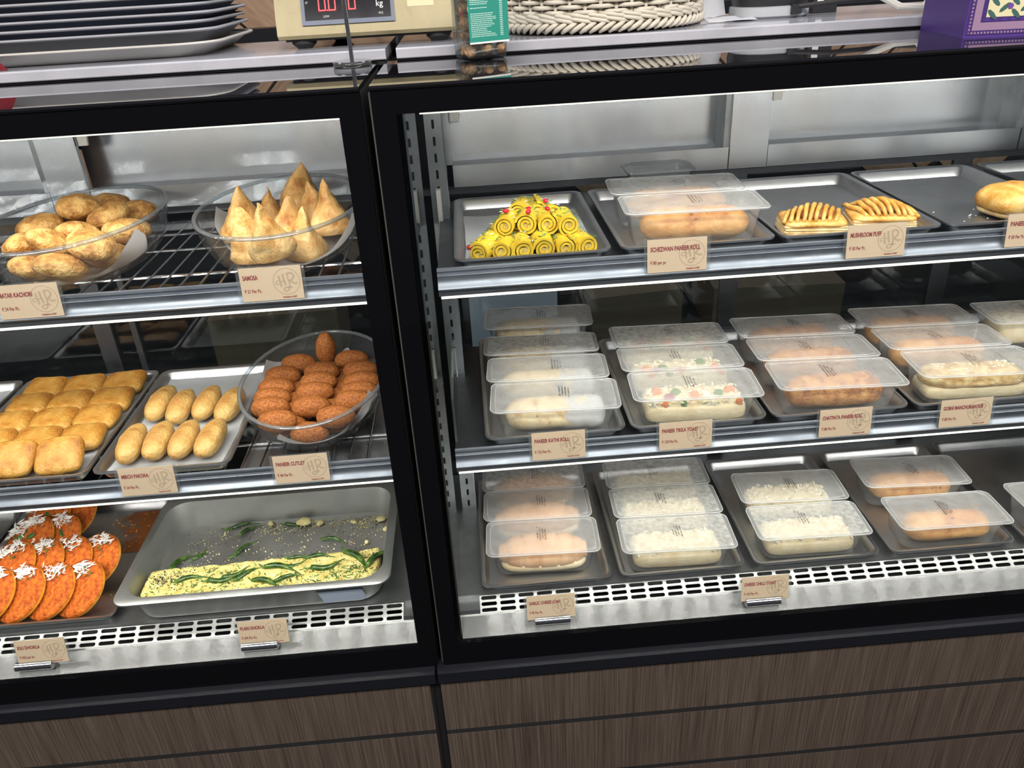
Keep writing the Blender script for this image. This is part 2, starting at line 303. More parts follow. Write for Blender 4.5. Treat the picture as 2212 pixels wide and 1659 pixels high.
def scatter_bits(pts, size, stretch, seed, updown=0.4):
    """many little chips as one mesh: pts = list of Vectors"""
    rnd = random.Random(seed); mb = MB()
    for p in pts:
        s = size * rnd.uniform(0.6, 1.4); L = s * stretch * rnd.uniform(0.7, 1.3)
        m = Matrix.Translation(p) @ Euler((rnd.uniform(-updown, updown), rnd.uniform(-updown, updown), rnd.uniform(0, 2 * PI))).to_matrix().to_4x4()
        q = [(-L, 0, 0), (0, -s * 0.6, 0), (L, 0, s * 0.25), (0, s * 0.6, 0), (0, 0, s * 0.7), (0, 0, -s * 0.3)]
        mb.add([m @ Vector(a) for a in q], [(0, 1, 4), (1, 2, 4), (2, 3, 4), (3, 0, 4), (1, 0, 5), (2, 1, 5), (3, 2, 5), (0, 3, 5)])
    return mb
def slot_plate(x0, x1, nx, z0, z1, nz, sw, sh, th=0.0012):
    """perforated sheet in the XZ plane at y=0, stadium holes sw x sh"""
    mb = MB(); cw = (x1 - x0) / nx; ch = (z1 - z0) / nz; n = 6
    for i in range(nx):
        for k in range(nz):
            cx = x0 + cw * (i + .5); cz = z0 + ch * (k + .5); hole = []; r = min(sw, sh) / 2; lx = sw / 2 - r; lz = sh / 2 - r
            for q in range(4 * n):
                a = 2 * PI * (q + .5) / (4 * n); dx, dz = math.cos(a), math.sin(a); hole.append((cx + math.copysign(lx, dx) + r * dx, 0, cz + math.copysign(lz, dz) + r * dz))
            out = []
            for q in range(4 * n):
                a = 2 * PI * (q + .5) / (4 * n); dx, dz = math.cos(a), math.sin(a); sc = 1 / max(abs(dx), abs(dz)); out.append((cx + dx * sc * cw / 2, 0, cz + dz * sc * ch / 2))
            # make corners exact
            for ca in (PI / 4, 3 * PI / 4, 5 * PI / 4, 7 * PI / 4):
                best = min(range(4 * n), key=lambda q: abs((2 * PI * (q + .5) / (4 * n)) - ca)); out[best] = (cx + math.copysign(cw / 2, math.cos(ca)), 0, cz + math.copysign(ch / 2, math.sin(ca)))
            deep = [(p[0], th * 2.5, p[2]) for p in hole]
            mb.loft([out, hole, deep], False, False)
    return mb

# ------------------------------------------------------------------ room
FLOOR = -0.25
struct(MB().box(-3, 3.5, -3, 3, FLOOR - 0.05, FLOOR).build('floor', 'floor_tile'), 'dark tiled shop floor under the display cases')
wall = struct(MB().box(-3, 3.5, 1.28, 1.36, FLOOR, 3.0).build('wall_back', 'black_gap'), 'dark wall clad with diagonal wood planks behind the counter')
pl_me = {}
PW, PL = 0.115, 0.62
for s in (1, -1):
    pl_me[s] = MB().box(-PL / 2, PL / 2, -0.012, 0.0, -PW / 2 + 0.004, PW / 2 - 0.004).mesh('plank', 'wall_wood')
for col in range(-4, 5):
    s = 1 if col % 2 else -1
    for k in range(-3, 4):
        cx = col * 0.44 + 0.02; cz = 1.46 + k * PW * 1.414
        link('plank', pl_me[s], wall, (cx, 1.28, cz), (0, R(45 * s), 0))
struct(MB().box(-3, 3.5, 1.20, 1.28, 1.335, 1.386).build('trim_1', 'black_trim'), 'black rail running along the wood wall')

# ------------------------------------------------------------------ display cases
ZT, ZWT, ZWB, ZTR, ZTB = 1.372, 1.335, 0.384, 0.331, 0.300
YB = 0.50
led_unit = MB().add([(-.006, -.004, 0), (.006, -.004, 0), (.006, .004, 0), (-.006, .004, 0)], [(3, 2, 1, 0)])
def led_row(x0, x1, y, z, parent, tilt=0.0, pitch_=0.052):
    mb = MB(); n = int((x1 - x0) / pitch_); 
    for i in range(n):
        cx = x0 + (i + .5) * (x1 - x0) / n
        m = Matrix.Translation((cx, y, z)) @ Matrix.Rotation(tilt, 4, 'X')
        mb.add([m @ Vector(p) for p in led_unit.v], led_unit.f)
    return stuff(mb.build('led_row', 'led', parent))
def lip_profile(z):
    return [(0.060, z - 0.004), (0.055, z), (0.0505, z - 0.001), (0.050, z - 0.0045), (0.0525, z - 0.006), (0.0525, z - 0.009), (0.0485, z - 0.011), (0.0495, z - 0.018), (0.0475, z - 0.025), (0.043, z - 0.0275),
            (0.0415, z - 0.030), (0.043, z - 0.0325), (0.047, z - 0.034), (0.050, z - 0.044), (0.056, z - 0.046), (0.060, z - 0.044)]
def display_case(name, label, x0, x1, z1, z2, win_x0, win_x1, wire, xs0, xs1, xl0, xl1, columns, stiles, base_gaps):
    t = thing(name, label, 'display case', ((x0 + x1) / 2, 0, FLOOR), group='refrigerated display cases'); mi = Matrix.Translation((-(x0 + x1) / 2, 0, -FLOOR))
    def P(mb, nm, mat, par=None, sm=False): 
        if par is None: mb.xf(mi)
        return mb.build(nm, mat, t if par is None else par, sm)
    # front: printed black glass border round a clear pane
    P(MB().box(x0, x1, 0, .008, ZWT, ZT - .006), 'frame_top', 'black_glass')
    P(MB().box(x0, x1, 0, .008, ZTR, ZWB), 'frame_bottom', 'black_glass')
    P(MB().box(x0, win_x0, 0, .008, ZWB, ZWT), 'frame_side', 'black_glass'); P(MB().box(win_x1, x1, 0, .008, ZWB, ZWT), 'frame_side', 'black_glass')
    P(MB().box(win_x0, win_x1, 0.001, .0065, ZWB, ZWT), 'glass_pane', 'pane_glass')
    # top glass, with thin bright front bevel
    P(MB().loft([[(x, .30, ZT - .006), (x, -.002, ZT - .006), (x, -.004, ZT - .003), (x, -.002, ZT), (x, .30, ZT)] for x in (x0, x1)]), 'top_glass', 'black_top_glass', None, True)
    P(MB().box(x0, x1, .285, .56, ZT - .012, ZT - .006), 'top_board', 'black_gap')
    # trim ledge below the window, slightly proud
    P(MB().loft([[(x, .02, ZTR), (x, -.006, ZTR), (x, -.017, ZTR - .004), (x, -.018, ZTB + .003), (x, -.012, ZTB), (x, .02, ZTB)] for x in (x0 - .012, x1 - .004)]), 'trim_ledge', 'black_trim', None, True)
    # side panels
    for xa, xb, mt in ((x0, x0 + .012, 'black_gap'), (x1 - .012, x1, 'black_gap')): P(MB().box(xa, xb, .008, .56, FLOOR, ZT - .008), 'side_panel', mt)
    for xe in (x0 + .001,): P(MB().box(xe, xe + .003, .0085, .03, ZTB, ZT - .01).xf(Matrix.Translation((-.004 if xe < (x0 + x1) / 2 else .004, 0, 0))), 'panel_edge', 'grey_edge')
    P(MB().box(xl0 - .003, xl0, .010, YB + .06, .36, ZT - .014), 'side_lining', 'steel_side'); P(MB().box(xl1, xl1 + .003, .010, YB + .06, .36, ZT - .014), 'side_lining', 'steel_side')
    # interior ceiling and top light
    P(MB().box(xs0, xs1, .01, .57, ZT - .020, ZT - .013), 'inner_ceiling', 'steel_back')
    lb = P(MB().loft([[(x, .030, ZT - .02), (x, .030, 1.338), (x, .042, 1.3295), (x, .085, 1.335), (x, .085, ZT - .02)] for x in (xs0 + .002, xs1 - .002)]), 'light_housing', 'light_housing')
    r = led_row(xs0 + .02, xs1 - .02, .064, 1.3300, t, R(45)); r.data.transform(mi); 
    d = MB().box(xs0 + .002, xs1 - .002, .0385, .0425, 1.3272, 1.3305); P(d, 'light_diffuser', 'led_diffuser')
    # deck, front ledge, grille
    P(MB().loft([[(x, .010, .380), (x, .010, ZWB + .001), (x, .047, .4035), (x, .050, .4055), (x, .050, .385)] for x in (xl0, xl1)], True, True), 'front_ledge', 'steel_ledge')
    gx0, gx1 = xs0 + .020, xs1 - .03; nx = int((gx1 - gx0) / .0362)
    g = slot_plate(gx0, gx0 + nx * .0362, nx, 0, .0354, 3, .0300, .0074)
    ang = math.atan2(.017, .031)
    gm = Matrix.Translation((0, .050, .4055)) @ Matrix.Rotation(-(PI / 2 - ang), 4, 'X')
    P(g.xf(gm), 'air_grille', 'steel_grille')
    P(MB().box(xl0, xl1, .050, .095, .375, .385), 'grille_trough', 'black_gap')
    P(MB().box(xl0, gx0, .050, .082, .4035, .4155), 'deck_corner', 'steel_deck'); P(MB().box(gx0 + nx * .0362, xs1, .050, .082, .4035, .4155), 'deck_corner', 'steel_deck')
    P(MB().box(xl0, xl1, .0805, YB, .405, .4255), 'deck', 'steel_deck')
    # back: upper recessed steel, columns, lower glass doors
    zb0, zb1 = 1.112, 1.155
    xc = sorted(columns); edges = [xs0 + .03] + [e for c_ in xc for e in c_] + [xs1 - .02]
    for i in range(0, len(edges), 2):
        a, b_ = edges[i], edges[i + 1]
        P(MB().box(a + .002, b_ - .002, YB, YB + .012, zb0, zb1), 'rear_rail', 'steel_back')
        P(MB().box(a + .002, b_ - .002, YB + .012, YB + .065, zb1 - .012, zb1 - .004), 'rear_sill', 'steel_back')
        P(MB().box(a - .02, b_ + .02, YB + .062, YB + .070, zb1 - .012, ZT - .02), 'recess_panel', 'steel_back')
        P(MB().box(b_ - .012, b_, YB + .004, YB + .062, zb1 - .004, ZT - .02), 'recess_side', 'steel_upright')
        P(MB().loft([rrect(.018, .008, .002, 1.238, 3, a + .012, YB + .008), rrect(.020, .008, .002, 1.252, 3, a + .013, YB + .008), rrect(.020, .008, .002, 1.268, 3, a + .013, YB + .008)]), 'rail_clip', 'clip_white')
    for a, b_ in xc: P(MB().box(a, b_, YB - .002, YB + .010, zb0, ZT - .02), 'rear_column', 'steel_back')
    P(MB().box(xl0, xl1, YB - .004, YB + .014, zb0 - .012, zb0 - .001), 'rear_ledge', 'steel_dark')
    P(MB().box(xl0, xl1, YB + .004, YB + .008, .42, zb0 - .012), 'rear_glass_door', 'rear_glass')
    for a, b_ in stiles: P(MB().box(a, b_, YB - .006, YB + .003, .42, zb0 - .012), 'door_stile', 'steel_dark')
    P(MB().box(xl0, xl1, YB - .006, YB + .02, .405, .45), 'door_sill', 'steel_dark')
    # slotted uprights in the rear corners
    for xu, sg in ((xl0 + .007, 1), (xl1 - .007, -1)):
        for za, zb_ in ((.425, zb0 + .25),):
            nz = 32; up_ = slot_plate(0, .030, 1, za, zb_, nz, .0048, .0165)
            P(up_.xf(Matrix.Translation((xu if sg > 0 else xu - .030, .36, 0))), 'slotted_upright', 'steel_upright')
            P(MB().box(min(xu, xu + sg * .030), max(xu, xu + sg * .030), .3645, .367, za, zb_), 'upright_back', 'black_gap')
            P(MB().tube([(xu + sg * .031, .362, za), (xu + sg * .031, .362, zb_)], .002, 6), 'upright_edge', 'steel_wire')
        for zs in (z1, z2):
            P(MB().box(xu + sg * .010, xu + sg * .018, .345, .36, zs - .02, zs + .045) if sg > 0 else MB().box(xu - .018, xu - .010, .345, .36, zs - .02, zs + .045), 'shelf_bracket', 'clip_white')
    # shelves
    for si, z in enumerate((z1, z2)):
        yb = .484 if not wire else .47
        if wire:
            sh = MB(); sh.box(xs0 + .003, xs1 - .003, .060, .066, z - .028, z - .012).box(xs0 + .003, xs1 - .003, yb - .006, yb, z - .028, z - .012).box(xs0 + .003, xs0 + .009, .06, yb, z - .028, z - .012).box(xs1 - .009, xs1 - .003, .06, yb, z - .028, z - .012)
            sh = P(sh, 'shelf', 'steel_wire')
        else:
            sh = P(MB().box(xs0 + .003, xs1 - .003, .058, yb, z - .024, z - .0125), 'shelf', 'steel_dark')
        lp = lip_profile(z)
        rail = MB().loft([[(x, y, zz) for y, zz in lp] for x in (xs0 + .003, xs1 - .003)]).xf(mi).build('price_rail', 'steel_rail', sh, True, 50)
        MB().box(xs0 + .006, xs1 - .006, .0505, .0585, z - .0485, z - .0455).xf(mi).build('light_diffuser', 'led_diffuser', sh)
        r = led_row(xs0 + .02, xs1 - .02, .066, z - .046, sh, R(38)); r.data.transform(mi)
        MB().box(xs0 + .006, xs1 - .006, .0600, .0725, z - .0445, z - .030).xf(mi).build('light_housing', 'light_housing', sh)
        if wire:
            bar = MB().tube([(0, .066, 0), (0, yb - .003, 0)], .0019, 6).mesh('wire_bar', 'steel_wire', True)
            nb = int((xs1 - xs0 - .03) / .0305)
            for i in range(nb): link('wire_bar', bar, sh, Vector((xs0 + .02 + i * .0305, 0, z - .0145)) + mi.translation)
            for yy in (.16, .30, .40): MB().tube([(xs0 + .006, yy, z - .0185), (xs1 - .006, yy, z - .0185)], .0024, 6).xf(mi).build('cross_bar', 'steel_wire', sh, True)
        else:
            # clear glass guard at the shelf end
            if si == 1: MB().box(xs0 + .004, xs0 + .008, .075, .33, z + .001, z + .085).xf(mi).build('end_guard', 'shelf_end_glass', sh)
    # base
    zs = [ZTB - .002] + [g_ for g_ in base_gaps] + [FLOOR + .0]
    P(MB().box(x0 + .013, x1 - .013, .003, .55, FLOOR, .375), 'base_carcass', 'black_gap')
    for i in range(len(zs) - 1):
        P(MB().box(x0 - .010, x1 - .018, -.006, .002, zs[i + 1] + .0065, zs[i] - .0065), 'wood_panel', 'laminate')
        if i: P(MB().box(x0 - .010, x1 - .018, -.0052, .002, zs[i] - .0066, zs[i] + .0066), 'gap_shade_strip', 'black_gap')  # black filler stands in for shade in the open gap, hiding the lit edge
    return t
display_case('display_case', 'display case with fried snacks on wire shelves, bowls and dhokla pan', -1.23, .004, 1.103, .774, -1.19, -.026, True, -1.195, -.018, -1.20, -.012,
             [(-.675, -.601)], [(-.675, -.64), (-.60, -.588)], [.155, -.012])
display_case('display_case', 'display case with sealed plastic boxes of rolls and toasts on solid shelves', .017, 1.56, 1.102, .779, .048, 1.52, False, .074, 1.50, .058, 1.515,
             [(.661, .738), (1.262, 1.335)], [(.661, .70), (1.13, 1.17)], [.150, -.015])

# marble counter behind the cases
for xa, xb, lab in ((-1.23, .018, 'white marble worktop slab under the stacked trays'), (.035, 1.56, 'white marble worktop slab under the wicker basket')):
    t = thing('marble_counter', lab, 'counter', ((xa + xb) / 2, .58, FLOOR), group='marble worktops'); mi = Matrix.Translation((-(xa + xb) / 2, -.58, -FLOOR))
    bm = MB().loft([[(x, .30, 1.3745), (x, .2985, 1.376), (x, .2985, 1.3885), (x, .301, 1.391), (x, .62, 1.391), (x, .62, 1.3745)] for x in (xa, xb)]).xf(mi); bm.build('slab', 'marble', t, True)
    MB().box(xa, xb, .303, .62, 1.3665, 1.3745).xf(mi).build('shadow_gap', 'black_gap', t)
    MB().box(xa, xb, .572, .612, 1.22, 1.3665).xf(mi).build('apron', 'black_trim', t)
    for lx in (xa + .05, xb - .05): MB().box(lx - .03, lx + .03, .572, .612, FLOOR, 1.22).xf(mi).build('leg', 'black_trim', t)

# ------------------------------------------------------------------ sheet trays
def sheet_tray(label, xa, xb, ya, yb, zb, h=.020, mat='steel_tray', group='steel sheet trays', name='sheet_tray'):
    w_, d_ = xb - xa, yb - ya; t = MB()
    L = [rrect(w_ - .030, d_ - .030, .012, 0), rrect(w_ - .016, d_ - .016, .014, h * .85), rrect(w_ - .004, d_ - .004, .016, h - .002), rrect(w_, d_, .018, h - .003), rrect(w_, d_, .018, h), rrect(w_ - .008, d_ - .008, .016, h + .0005), rrect(w_ - .018, d_ - .018, .013, h * .85), rrect(w_ - .032, d_ - .032, .011, .0016), rrect(w_ - .06, d_ - .06, .006, .0014)]
    o = t.loft(L).build(name, mat, None, True, 50); o.location = ((xa + xb) / 2, (ya + yb) / 2, zb); return tag(o, label, 'tray', group)
ZS1 = 1.102 - .0125; ZS2 = .779 - .0125; ZD = .4255
for (xa, xb), lab in zip([(.104, .346), (.360, .602), (.609, .865), (.873, 1.104), (1.124, 1.364)], ['steel tray lined with paper under the yellow khandvi rolls', 'steel tray under the schezwan paneer roll boxes', 'steel tray holding the two mushroom puffs', 'empty steel tray between mushroom puffs and the paneer puff', 'steel tray behind the paneer puff']):
    sheet_tray(lab, xa, xb, .062, .422, ZS1)
for (xa, xb), lab in zip([(.130, .374), (.382, .622), (.630, .874), (.882, 1.126), (1.134, 1.376)], ['steel tray under the boxes of paneer kathi roll', 'steel tray under the boxes of paneer tikka toast', 'steel tray under the boxes of chatpata paneer roll', 'steel tray under the boxes of gobhi manchurian sub', 'steel tray under the frosted red-flecked box on middle shelf']):
    sheet_tray(lab, xa, xb, .064, .478 if xa < .2 else .43, ZS2)
for (xa, xb), lab in zip([(.101, .355), (.370, .617), (.635, .887), (.907, 1.16), (1.18, 1.43)], ['steel tray on the deck under boxes of garlic cheese loaf', 'steel tray on the deck under three cheese chilli toast boxes', 'steel tray on the deck under two cream toast boxes', 'steel tray on the deck under two brown roll boxes', 'steel tray on the deck past the brown roll boxes']):
    sheet_tray(lab, xa, xb, .076, .44, ZD)
ZL1 = 1.103 - .0125; ZL2 = .774 - .0125
sheet_tray('paper lined steel tray beside the square golden pakoras', -1.066, -.826, .064, .455, ZL2)
sheet_tray('steel tray full of square golden pakoras', -.818, -.545, .064, .455, ZL2)
sheet_tray('paper lined steel tray of long mirch pakoras', -.538, -.305, .064, .45, ZL2)
sheet_tray('steel tray of orange idli dhokla beside the deep pan', -.942, -.604, .085, .47, ZD)
sheet_tray('steel tray at the far end of the idli dhokla', -1.196, -.950, .085, .47, ZD)

# ------------------------------------------------------------------ oval glass bowls
BA, BB, BH = .135, .197, .084
BP = [(0.0, .55), (.003, .66), (.010, .75), (.024, .85), (.048, .94), (BH, 1.0)]
def bowl_z(rho):
    rho = rho + .040
    if rho <= BP[0][1]: return .006
    for (za, ka), (zb_, kb) in zip(BP, BP[1:]):
        if rho <= kb: return .006 + za + (zb_ - za) * (rho - ka) / (kb - ka)
    return .006 + BH
bo = [oval(BA * k, BB * k, z) for z, k in BP]
bowl_out = MB().loft(bo, True, False).mesh('glass_wall', 'bowl_glass', True, 180)
bowl_in = MB().loft([oval(BA * k - .005, BB * k - .005, z + .005) for z, k in BP[:-1]] + [oval(BA - .005, BB - .005, BH)], True, False).mesh('inner_wall', 'bowl_glass', True, 180)
rim_loops = []
for k in range(8):
    a = 2 * PI * k / 8; rim_loops.append(oval(BA - .0025 + .0038 * math.cos(a), BB - .0025 + .0038 * math.sin(a + PI / 2), BH + .0035 * math.sin(a)))
rim_loops.append(rim_loops[0])
bowl_rim = MB().loft(rim_loops, False, False).mesh('rim', 'bowl_rim_glass', True, 180)
def bowl(label, x, y, z):
    t = thing('glass_bowl', label, 'bowl', (x, y, z), group='oval glass bowls')
    link('glass_wall', bowl_out, t); link('inner_wall', bowl_in, t); link('rim', bowl_rim, t); return t
def bowl_paper(label, x, y, z, hx, hy, rot, seed, lift=0.0):
    N = 22; vs = []; fs = []; rnd = random.Random(seed)
    for j in range(N + 1):
        for i in range(N + 1):
            u, v_ = -1 + 2 * i / N, -1 + 2 * j / N; px, py = u * hx, v_ * hy
            px, py = px * math.cos(rot) - py * math.sin(rot), px * math.sin(rot) + py * math.cos(rot)
            rho = math.hypot(px / BA, py / BB); ex = 0
            if rho > .90: ex = (rho - .90) * .10; px *= .90 / rho; py *= .90 / rho; rho = .90
            zz = bowl_z(rho) + .0008 + ex + (lift * max(0, rho - .6)) + .0008 * abs(noise.noise(Vector((px * 40, py * 40, seed))))
            vs.append((px * .985, py * .985, zz))
    for j in range(N):
        for i in range(N): a = j * (N + 1) + i; fs.append((a, a + 1, a + N + 2, a + N + 1))
    o = MB().add(vs, fs).build('paper_liner', 'wax_paper', None, True, 180); o.location = (x, y, z); return tag(o, label, 'paper', 'paper liners')
B1 = (-.508, .228, ZL1); B2 = (-.172, .222, ZL1); B3 = (-.178, .247, ZL2)
bowl('oval glass bowl of round kachoris', *B1); bowl('oval glass bowl of pointed samosas', *B2); bowl('oval glass bowl of dark crumbed cutlets', *B3)
bowl_paper('white paper liner under the kachoris', *B1, .088, .128, .5, 3); bowl_paper('white paper liner under the samosas', *B2, .088, .128, .7, 5); bowl_paper('white paper liner under the dark cutlets', *B3, .098, .15, .35, 8)

# kachoris
kmesh = [blob(.041, .038, .0215, 1.0, 1.0, .0035, 26, s, 30, 16).mesh('kachori', 'kachori_crust', True, 180) for s in range(4)]
def put(name, meshes, i, loc, rot, label, cat, group, sc=1.0):
    return tag(link(name, meshes[i % len(meshes)], None, loc, rot, (sc, sc, sc)), label, cat, group)
KP = [(-0.0473,-0.0834,0.0106,-0.024,0.159,0.498), (0.0465,-0.048,0.0092,-0.039,0.088,0.503), (-0.0428,0.0237,0.0095,0.153,0.103,3.061), (0.0493,0.0482,0.0087,0.086,-0.012,-1.87), (-0.0025,0.1071,0.0105,0.027,0.016,-1.338), (0.0094,-0.1249,0.0178,-0.21,0.224,0.079), (-0.0701,-0.0399,0.0315,-0.227,0.175,1.319), (0.0793,-0.0151,0.0358,0.266,0.098,2.772), (-0.0465,0.0921,0.0305,0.122,0.327,-2.419), (0.0587,0.1012,0.0367,0.052,-0.064,-0.827), (-0.0212,-0.0854,0.0471,0.023,0.617,0.809), (0.0502,-0.0897,0.0392,0.217,-0.24,2.105), (-0.0768,0.0327,0.0432,0.003,0.1,-2.813), (0.0418,0.0323,0.05,0.275,0.101,-2.142), (-0.0047,0.1379,0.0448,-0.084,-0.105,-0.518), (0.0043,-0.0319,0.0388,-0.473,0.552,0.705), (-0.021,0.0618,0.0653,0.02,-0.089,1.882)]   # settled heap, relative to the bowl
for i, (x, y, z, rx, ry, rz) in enumerate(KP):
    put('kachori', kmesh, i, (B1[0] + x, B1[1] + y, B1[2] + z), (rx, ry, rz), 'round golden brown kachori on top of the heap in the glass bowl' if z > .034 else 'round golden brown kachori in the bottom layer, seen through the bowl', 'kachori', 'kachoris in the glass bowl', .93)

# samosas
def samosa(seed):
    mb = MB(); n = 30; loops = []; off = Vector((seed * 2.3, seed, 0))
    for j in range(17):
        t = j / 16; r = .0365 * ((1 - t) ** .92 * (1 + .55 * t * (1 - t)) + .035) * (1 if j else .9)
        l = []
        for i in range(n):
            a = 2 * PI * i / n
            q = r * (1 + (.07 * math.cos(3 * a) + .10 * max(0, math.cos(a)) ** 14) * (1 - .6 * t)); sx, sy = 1 + .15 * t, 1 - .45 * t
            z = .080 * t - (.003 if j == 0 else 0)
            p = Vector((q * math.cos(a) * sx, q * math.sin(a) * sy, z))
            p += Vector((math.cos(a), math.sin(a), .3)) * (.0045 * noise.noise(p * 32 + off) + .002 * noise.noise(p * 90 + off)); p.x += .012 * t * t; p.y += .004 * t * noise.noise(Vector((t * 6, seed, 0)))
            l.append(p)
        loops.append(l)
    return mb.loft(loops).mesh('samosa', 'samosa_crust', True, 60)
smesh = [samosa(s) for s in range(4)]
def bowl_inside(p, gap=.0075):
    h = p.z - .005
    if h < .0035: return False
    k = 1.0
    for (za, ka), (zb_, kb) in zip(BP, BP[1:]):
        if za <= h <= zb_: k = ka + (kb - ka) * (h - za) / (zb_ - za); break
    return math.hypot(p.x / (BA * k - gap), p.y / (BB * k - gap)) <= 1
def seat_in_bowl(me, m):
    vs_ = [m @ v_.co for v_ in me.vertices]; dz = 0.0
    while dz < .06 and not all(bowl_inside(Vector((p.x, p.y, p.z + dz))) for p in vs_): dz += .0008
    return Matrix.Translation((0, 0, dz)) @ m
st = [(-.070, 0, .9), (0, .002, .3), (.071, .003, 2.2), (-.037, .066, 1.6), (.038, .069, 2.6), (-.038, -.064, 3.6), (.039, -.062, 5.2), (.001, .131, .6), (.0, -.127, 4.6)]
for i, (x, y, a_) in enumerate(st):
    me = smesh[i % 4]; m = Matrix.Translation((x, y, .006)) @ Euler((-y * .5, x * .9, 0)).to_matrix().to_4x4() @ Matrix.Rotation(a_, 4, 'Z')
    o = put('samosa', smesh, i, (0, 0, 0), (0, 0, 0), 'tall pointed golden samosa standing in the glass bowl', 'samosa', 'samosas in the glass bowl')
    o.matrix_world = Matrix.Translation(B2) @ seat_in_bowl(me, m)

# cutlets
cmesh = [blob(.037, .021, .0215, .95, .95, .0012, 60, s, 28, 16, .06).mesh('cutlet', 'cutlet_crust', True, 180) for s in range(4)]
CP = [(-0.0454,-0.0885,0.029), (0.0446,-0.0885,0.029), (-0.0351,-0.0422,0.029), (0.0344,-0.0422,0.029), (-0.0352,-0.0009,0.029), (0.0344,-0.0008,0.029), (-0.0352,0.0405,0.029), (0.0344,0.0405,0.029), (0.0,0.135,0.0735), (0.0344,0.0819,0.029), (-0.0514,-0.1187,0.0564), (-0.0003,-0.1201,0.029), (0.0505,-0.1185,0.0566), (-0.0753,-0.0626,0.0553), (-0.0004,-0.0685,0.0528), (0.0751,-0.0626,0.0551), (-0.0809,-0.0215,0.0518), (-0.0004,-0.0215,0.0576), (0.0807,-0.0215,0.0514), (-0.0813,0.0198,0.0516), (-0.0004,0.0198,0.0576), (0.0808,0.0198,0.0513), (-0.0758,0.0612,0.0549), (-0.0004,0.0612,0.0576), (0.0752,0.0612,0.0547), (-0.0541,0.1114,0.055), (-0.0029,0.1201,0.029), (0.0517,0.1133,0.0532)]   # packed rows, centres relative to the bowl
for i, (x, y, z) in enumerate(CP):
    o = put('cutlet', cmesh, i, (0, 0, 0), (0, 0, 0), 'pointed dark crumbed cutlet standing at the rear of the bowl' if i == 8 else ('dark crumbed oval cutlet in the top layer of the glass bowl' if z > .04 else 'dark crumbed oval cutlet in the bottom layer, seen through the bowl'), 'cutlet', 'cutlets in the glass bowl')
    rt = Euler((0, R(-84), 0)) if i == 8 else Euler((R(-20 + 7 * (i % 5)), 0, random.uniform(-.03, .03)))
    o.matrix_world = Matrix.Translation((B3[0] + x, B3[1] + y, B3[2] + z)) @ rt.to_matrix().to_4x4() @ Matrix.Scale(.94, 4) @ Matrix.Translation((0, 0, -.0215))

# square pakoras
pmesh = [blob(.0395, .0345, .0130, .66, .42, .0026, 34, s + 4, 36, 12).mesh('square_pakora', 'square_pakora_crust', True, 180) for s in range(5)]
sq = [(x + random.uniform(-.0015, .0015), y) for y in (.402, .332, .262, .191, .114) for x in (-.760, -.680, -.600)]
for i, (x, y) in enumerate(sq):
    put('square_pakora', pmesh, i, (x, y, ZL2 + .0085 if y > .12 else ZL2 + .0235), (R(random.uniform(7, 11)) if y > .12 else R(33), R(random.uniform(-2, 2)), R(random.uniform(-4, 4))), 'flat square golden pakora in the ' + ['row against the rear rim of its tray', 'second row from the rear rim of its tray', 'middle row of its tray', 'second row from the price rail', 'row next to the price rail'][i // 3], 'pakora', 'square pakoras on the steel tray')
# mirch pakoras
mmesh = [blob(.0210, .0525, .0205, .9, .9, .0028, 34, s + 9, 26, 22, fn=lambda p: Vector((p.x * (1 - 1.5 * p.y * abs(p.y) / .0068 * .2), p.y, p.z))).mesh('mirch_pakora', 'mirch_pakora_crust', True, 180) for s in range(4)]
mk = [(-.488, .288, 7), (-.443, .268, 4), (-.396, .274, 7), (-.349, .262, 8), (-.492, .142, -1), (-.446, .146, 2), (-.400, .142, 5), (-.353, .142, 6)]
for i, (x, y, a) in enumerate(mk):
    put('mirch_pakora', mmesh, i, (x, y, ZL2 + .0072), (R(3), 0, R(-a)), 'long golden mirch pakora in the row ' + ('towards the rear of its tray' if i < 4 else 'just behind the price card'), 'pakora', 'mirch pakoras on the lined tray')
def paper_sheet(label, xa, xb, ya, yb, z, seed, curl=.006, edge=None):
    N = 26; vs = []; fs = []
    for j in range(N + 1):
        for i in range(N + 1):
            u, v_ = i / N, j / N; x = xa + (xb - xa) * u; y = ya + (yb - ya) * v_
            e = max(0, abs(u - .5) * 2 - .86) / .14 + max(0, abs(v_ - .5) * 2 - .90) / .10
            zz = z + curl * min(1.5, e) + .0018 * abs(noise.noise(Vector((x * 22, y * 22, seed)))); x += .004 * noise.noise(Vector((y * 14, seed, 0))); y += .005 * noise.noise(Vector((x * 14, 0, seed)))
            vs.append((x, y, zz))
    for j in range(N):
        for i in range(N): a = j * (N + 1) + i; fs.append((a, a + 1, a + N + 2, a + N + 1))
    return tag(MB().add(vs, fs).build('paper_sheet', 'wax_paper', None, True, 180), label, 'paper', 'paper sheets')
paper_sheet('white paper sheet under the mirch pakoras', -.519, -.324, .084, .428, ZL2 + .0024, 1, .004)
paper_sheet('white paper sheet under the square pakoras', -.798, -.566, .086, .433, ZL2 + .0018, 2, .002)
paper_sheet('white paper sheet in the bare tray beside square pakoras', -1.044, -.848, .088, .431, ZL2 + .0024, 6, .004)
pan_u = MB().box(-.30, -.03, .075, .44, ZL2 - .0125, ZL2 - .0105).build('crumb_tray', 'steel_tray'); tag(pan_u, 'flat steel crumb sheet under the wire shelf below the cutlet bowl', 'tray')
rn = random.Random(3)
stuff(tag(scatter_bits([Vector((rn.uniform(-.30, -.04), rn.uniform(.075, .2), ZL2 - .0098)) for _ in range(60)], .0016, 1.5, 4).build('dark_crumbs', 'seed_black'), 'dark crumbs on the steel sheet under the wire shelf', 'crumbs'))

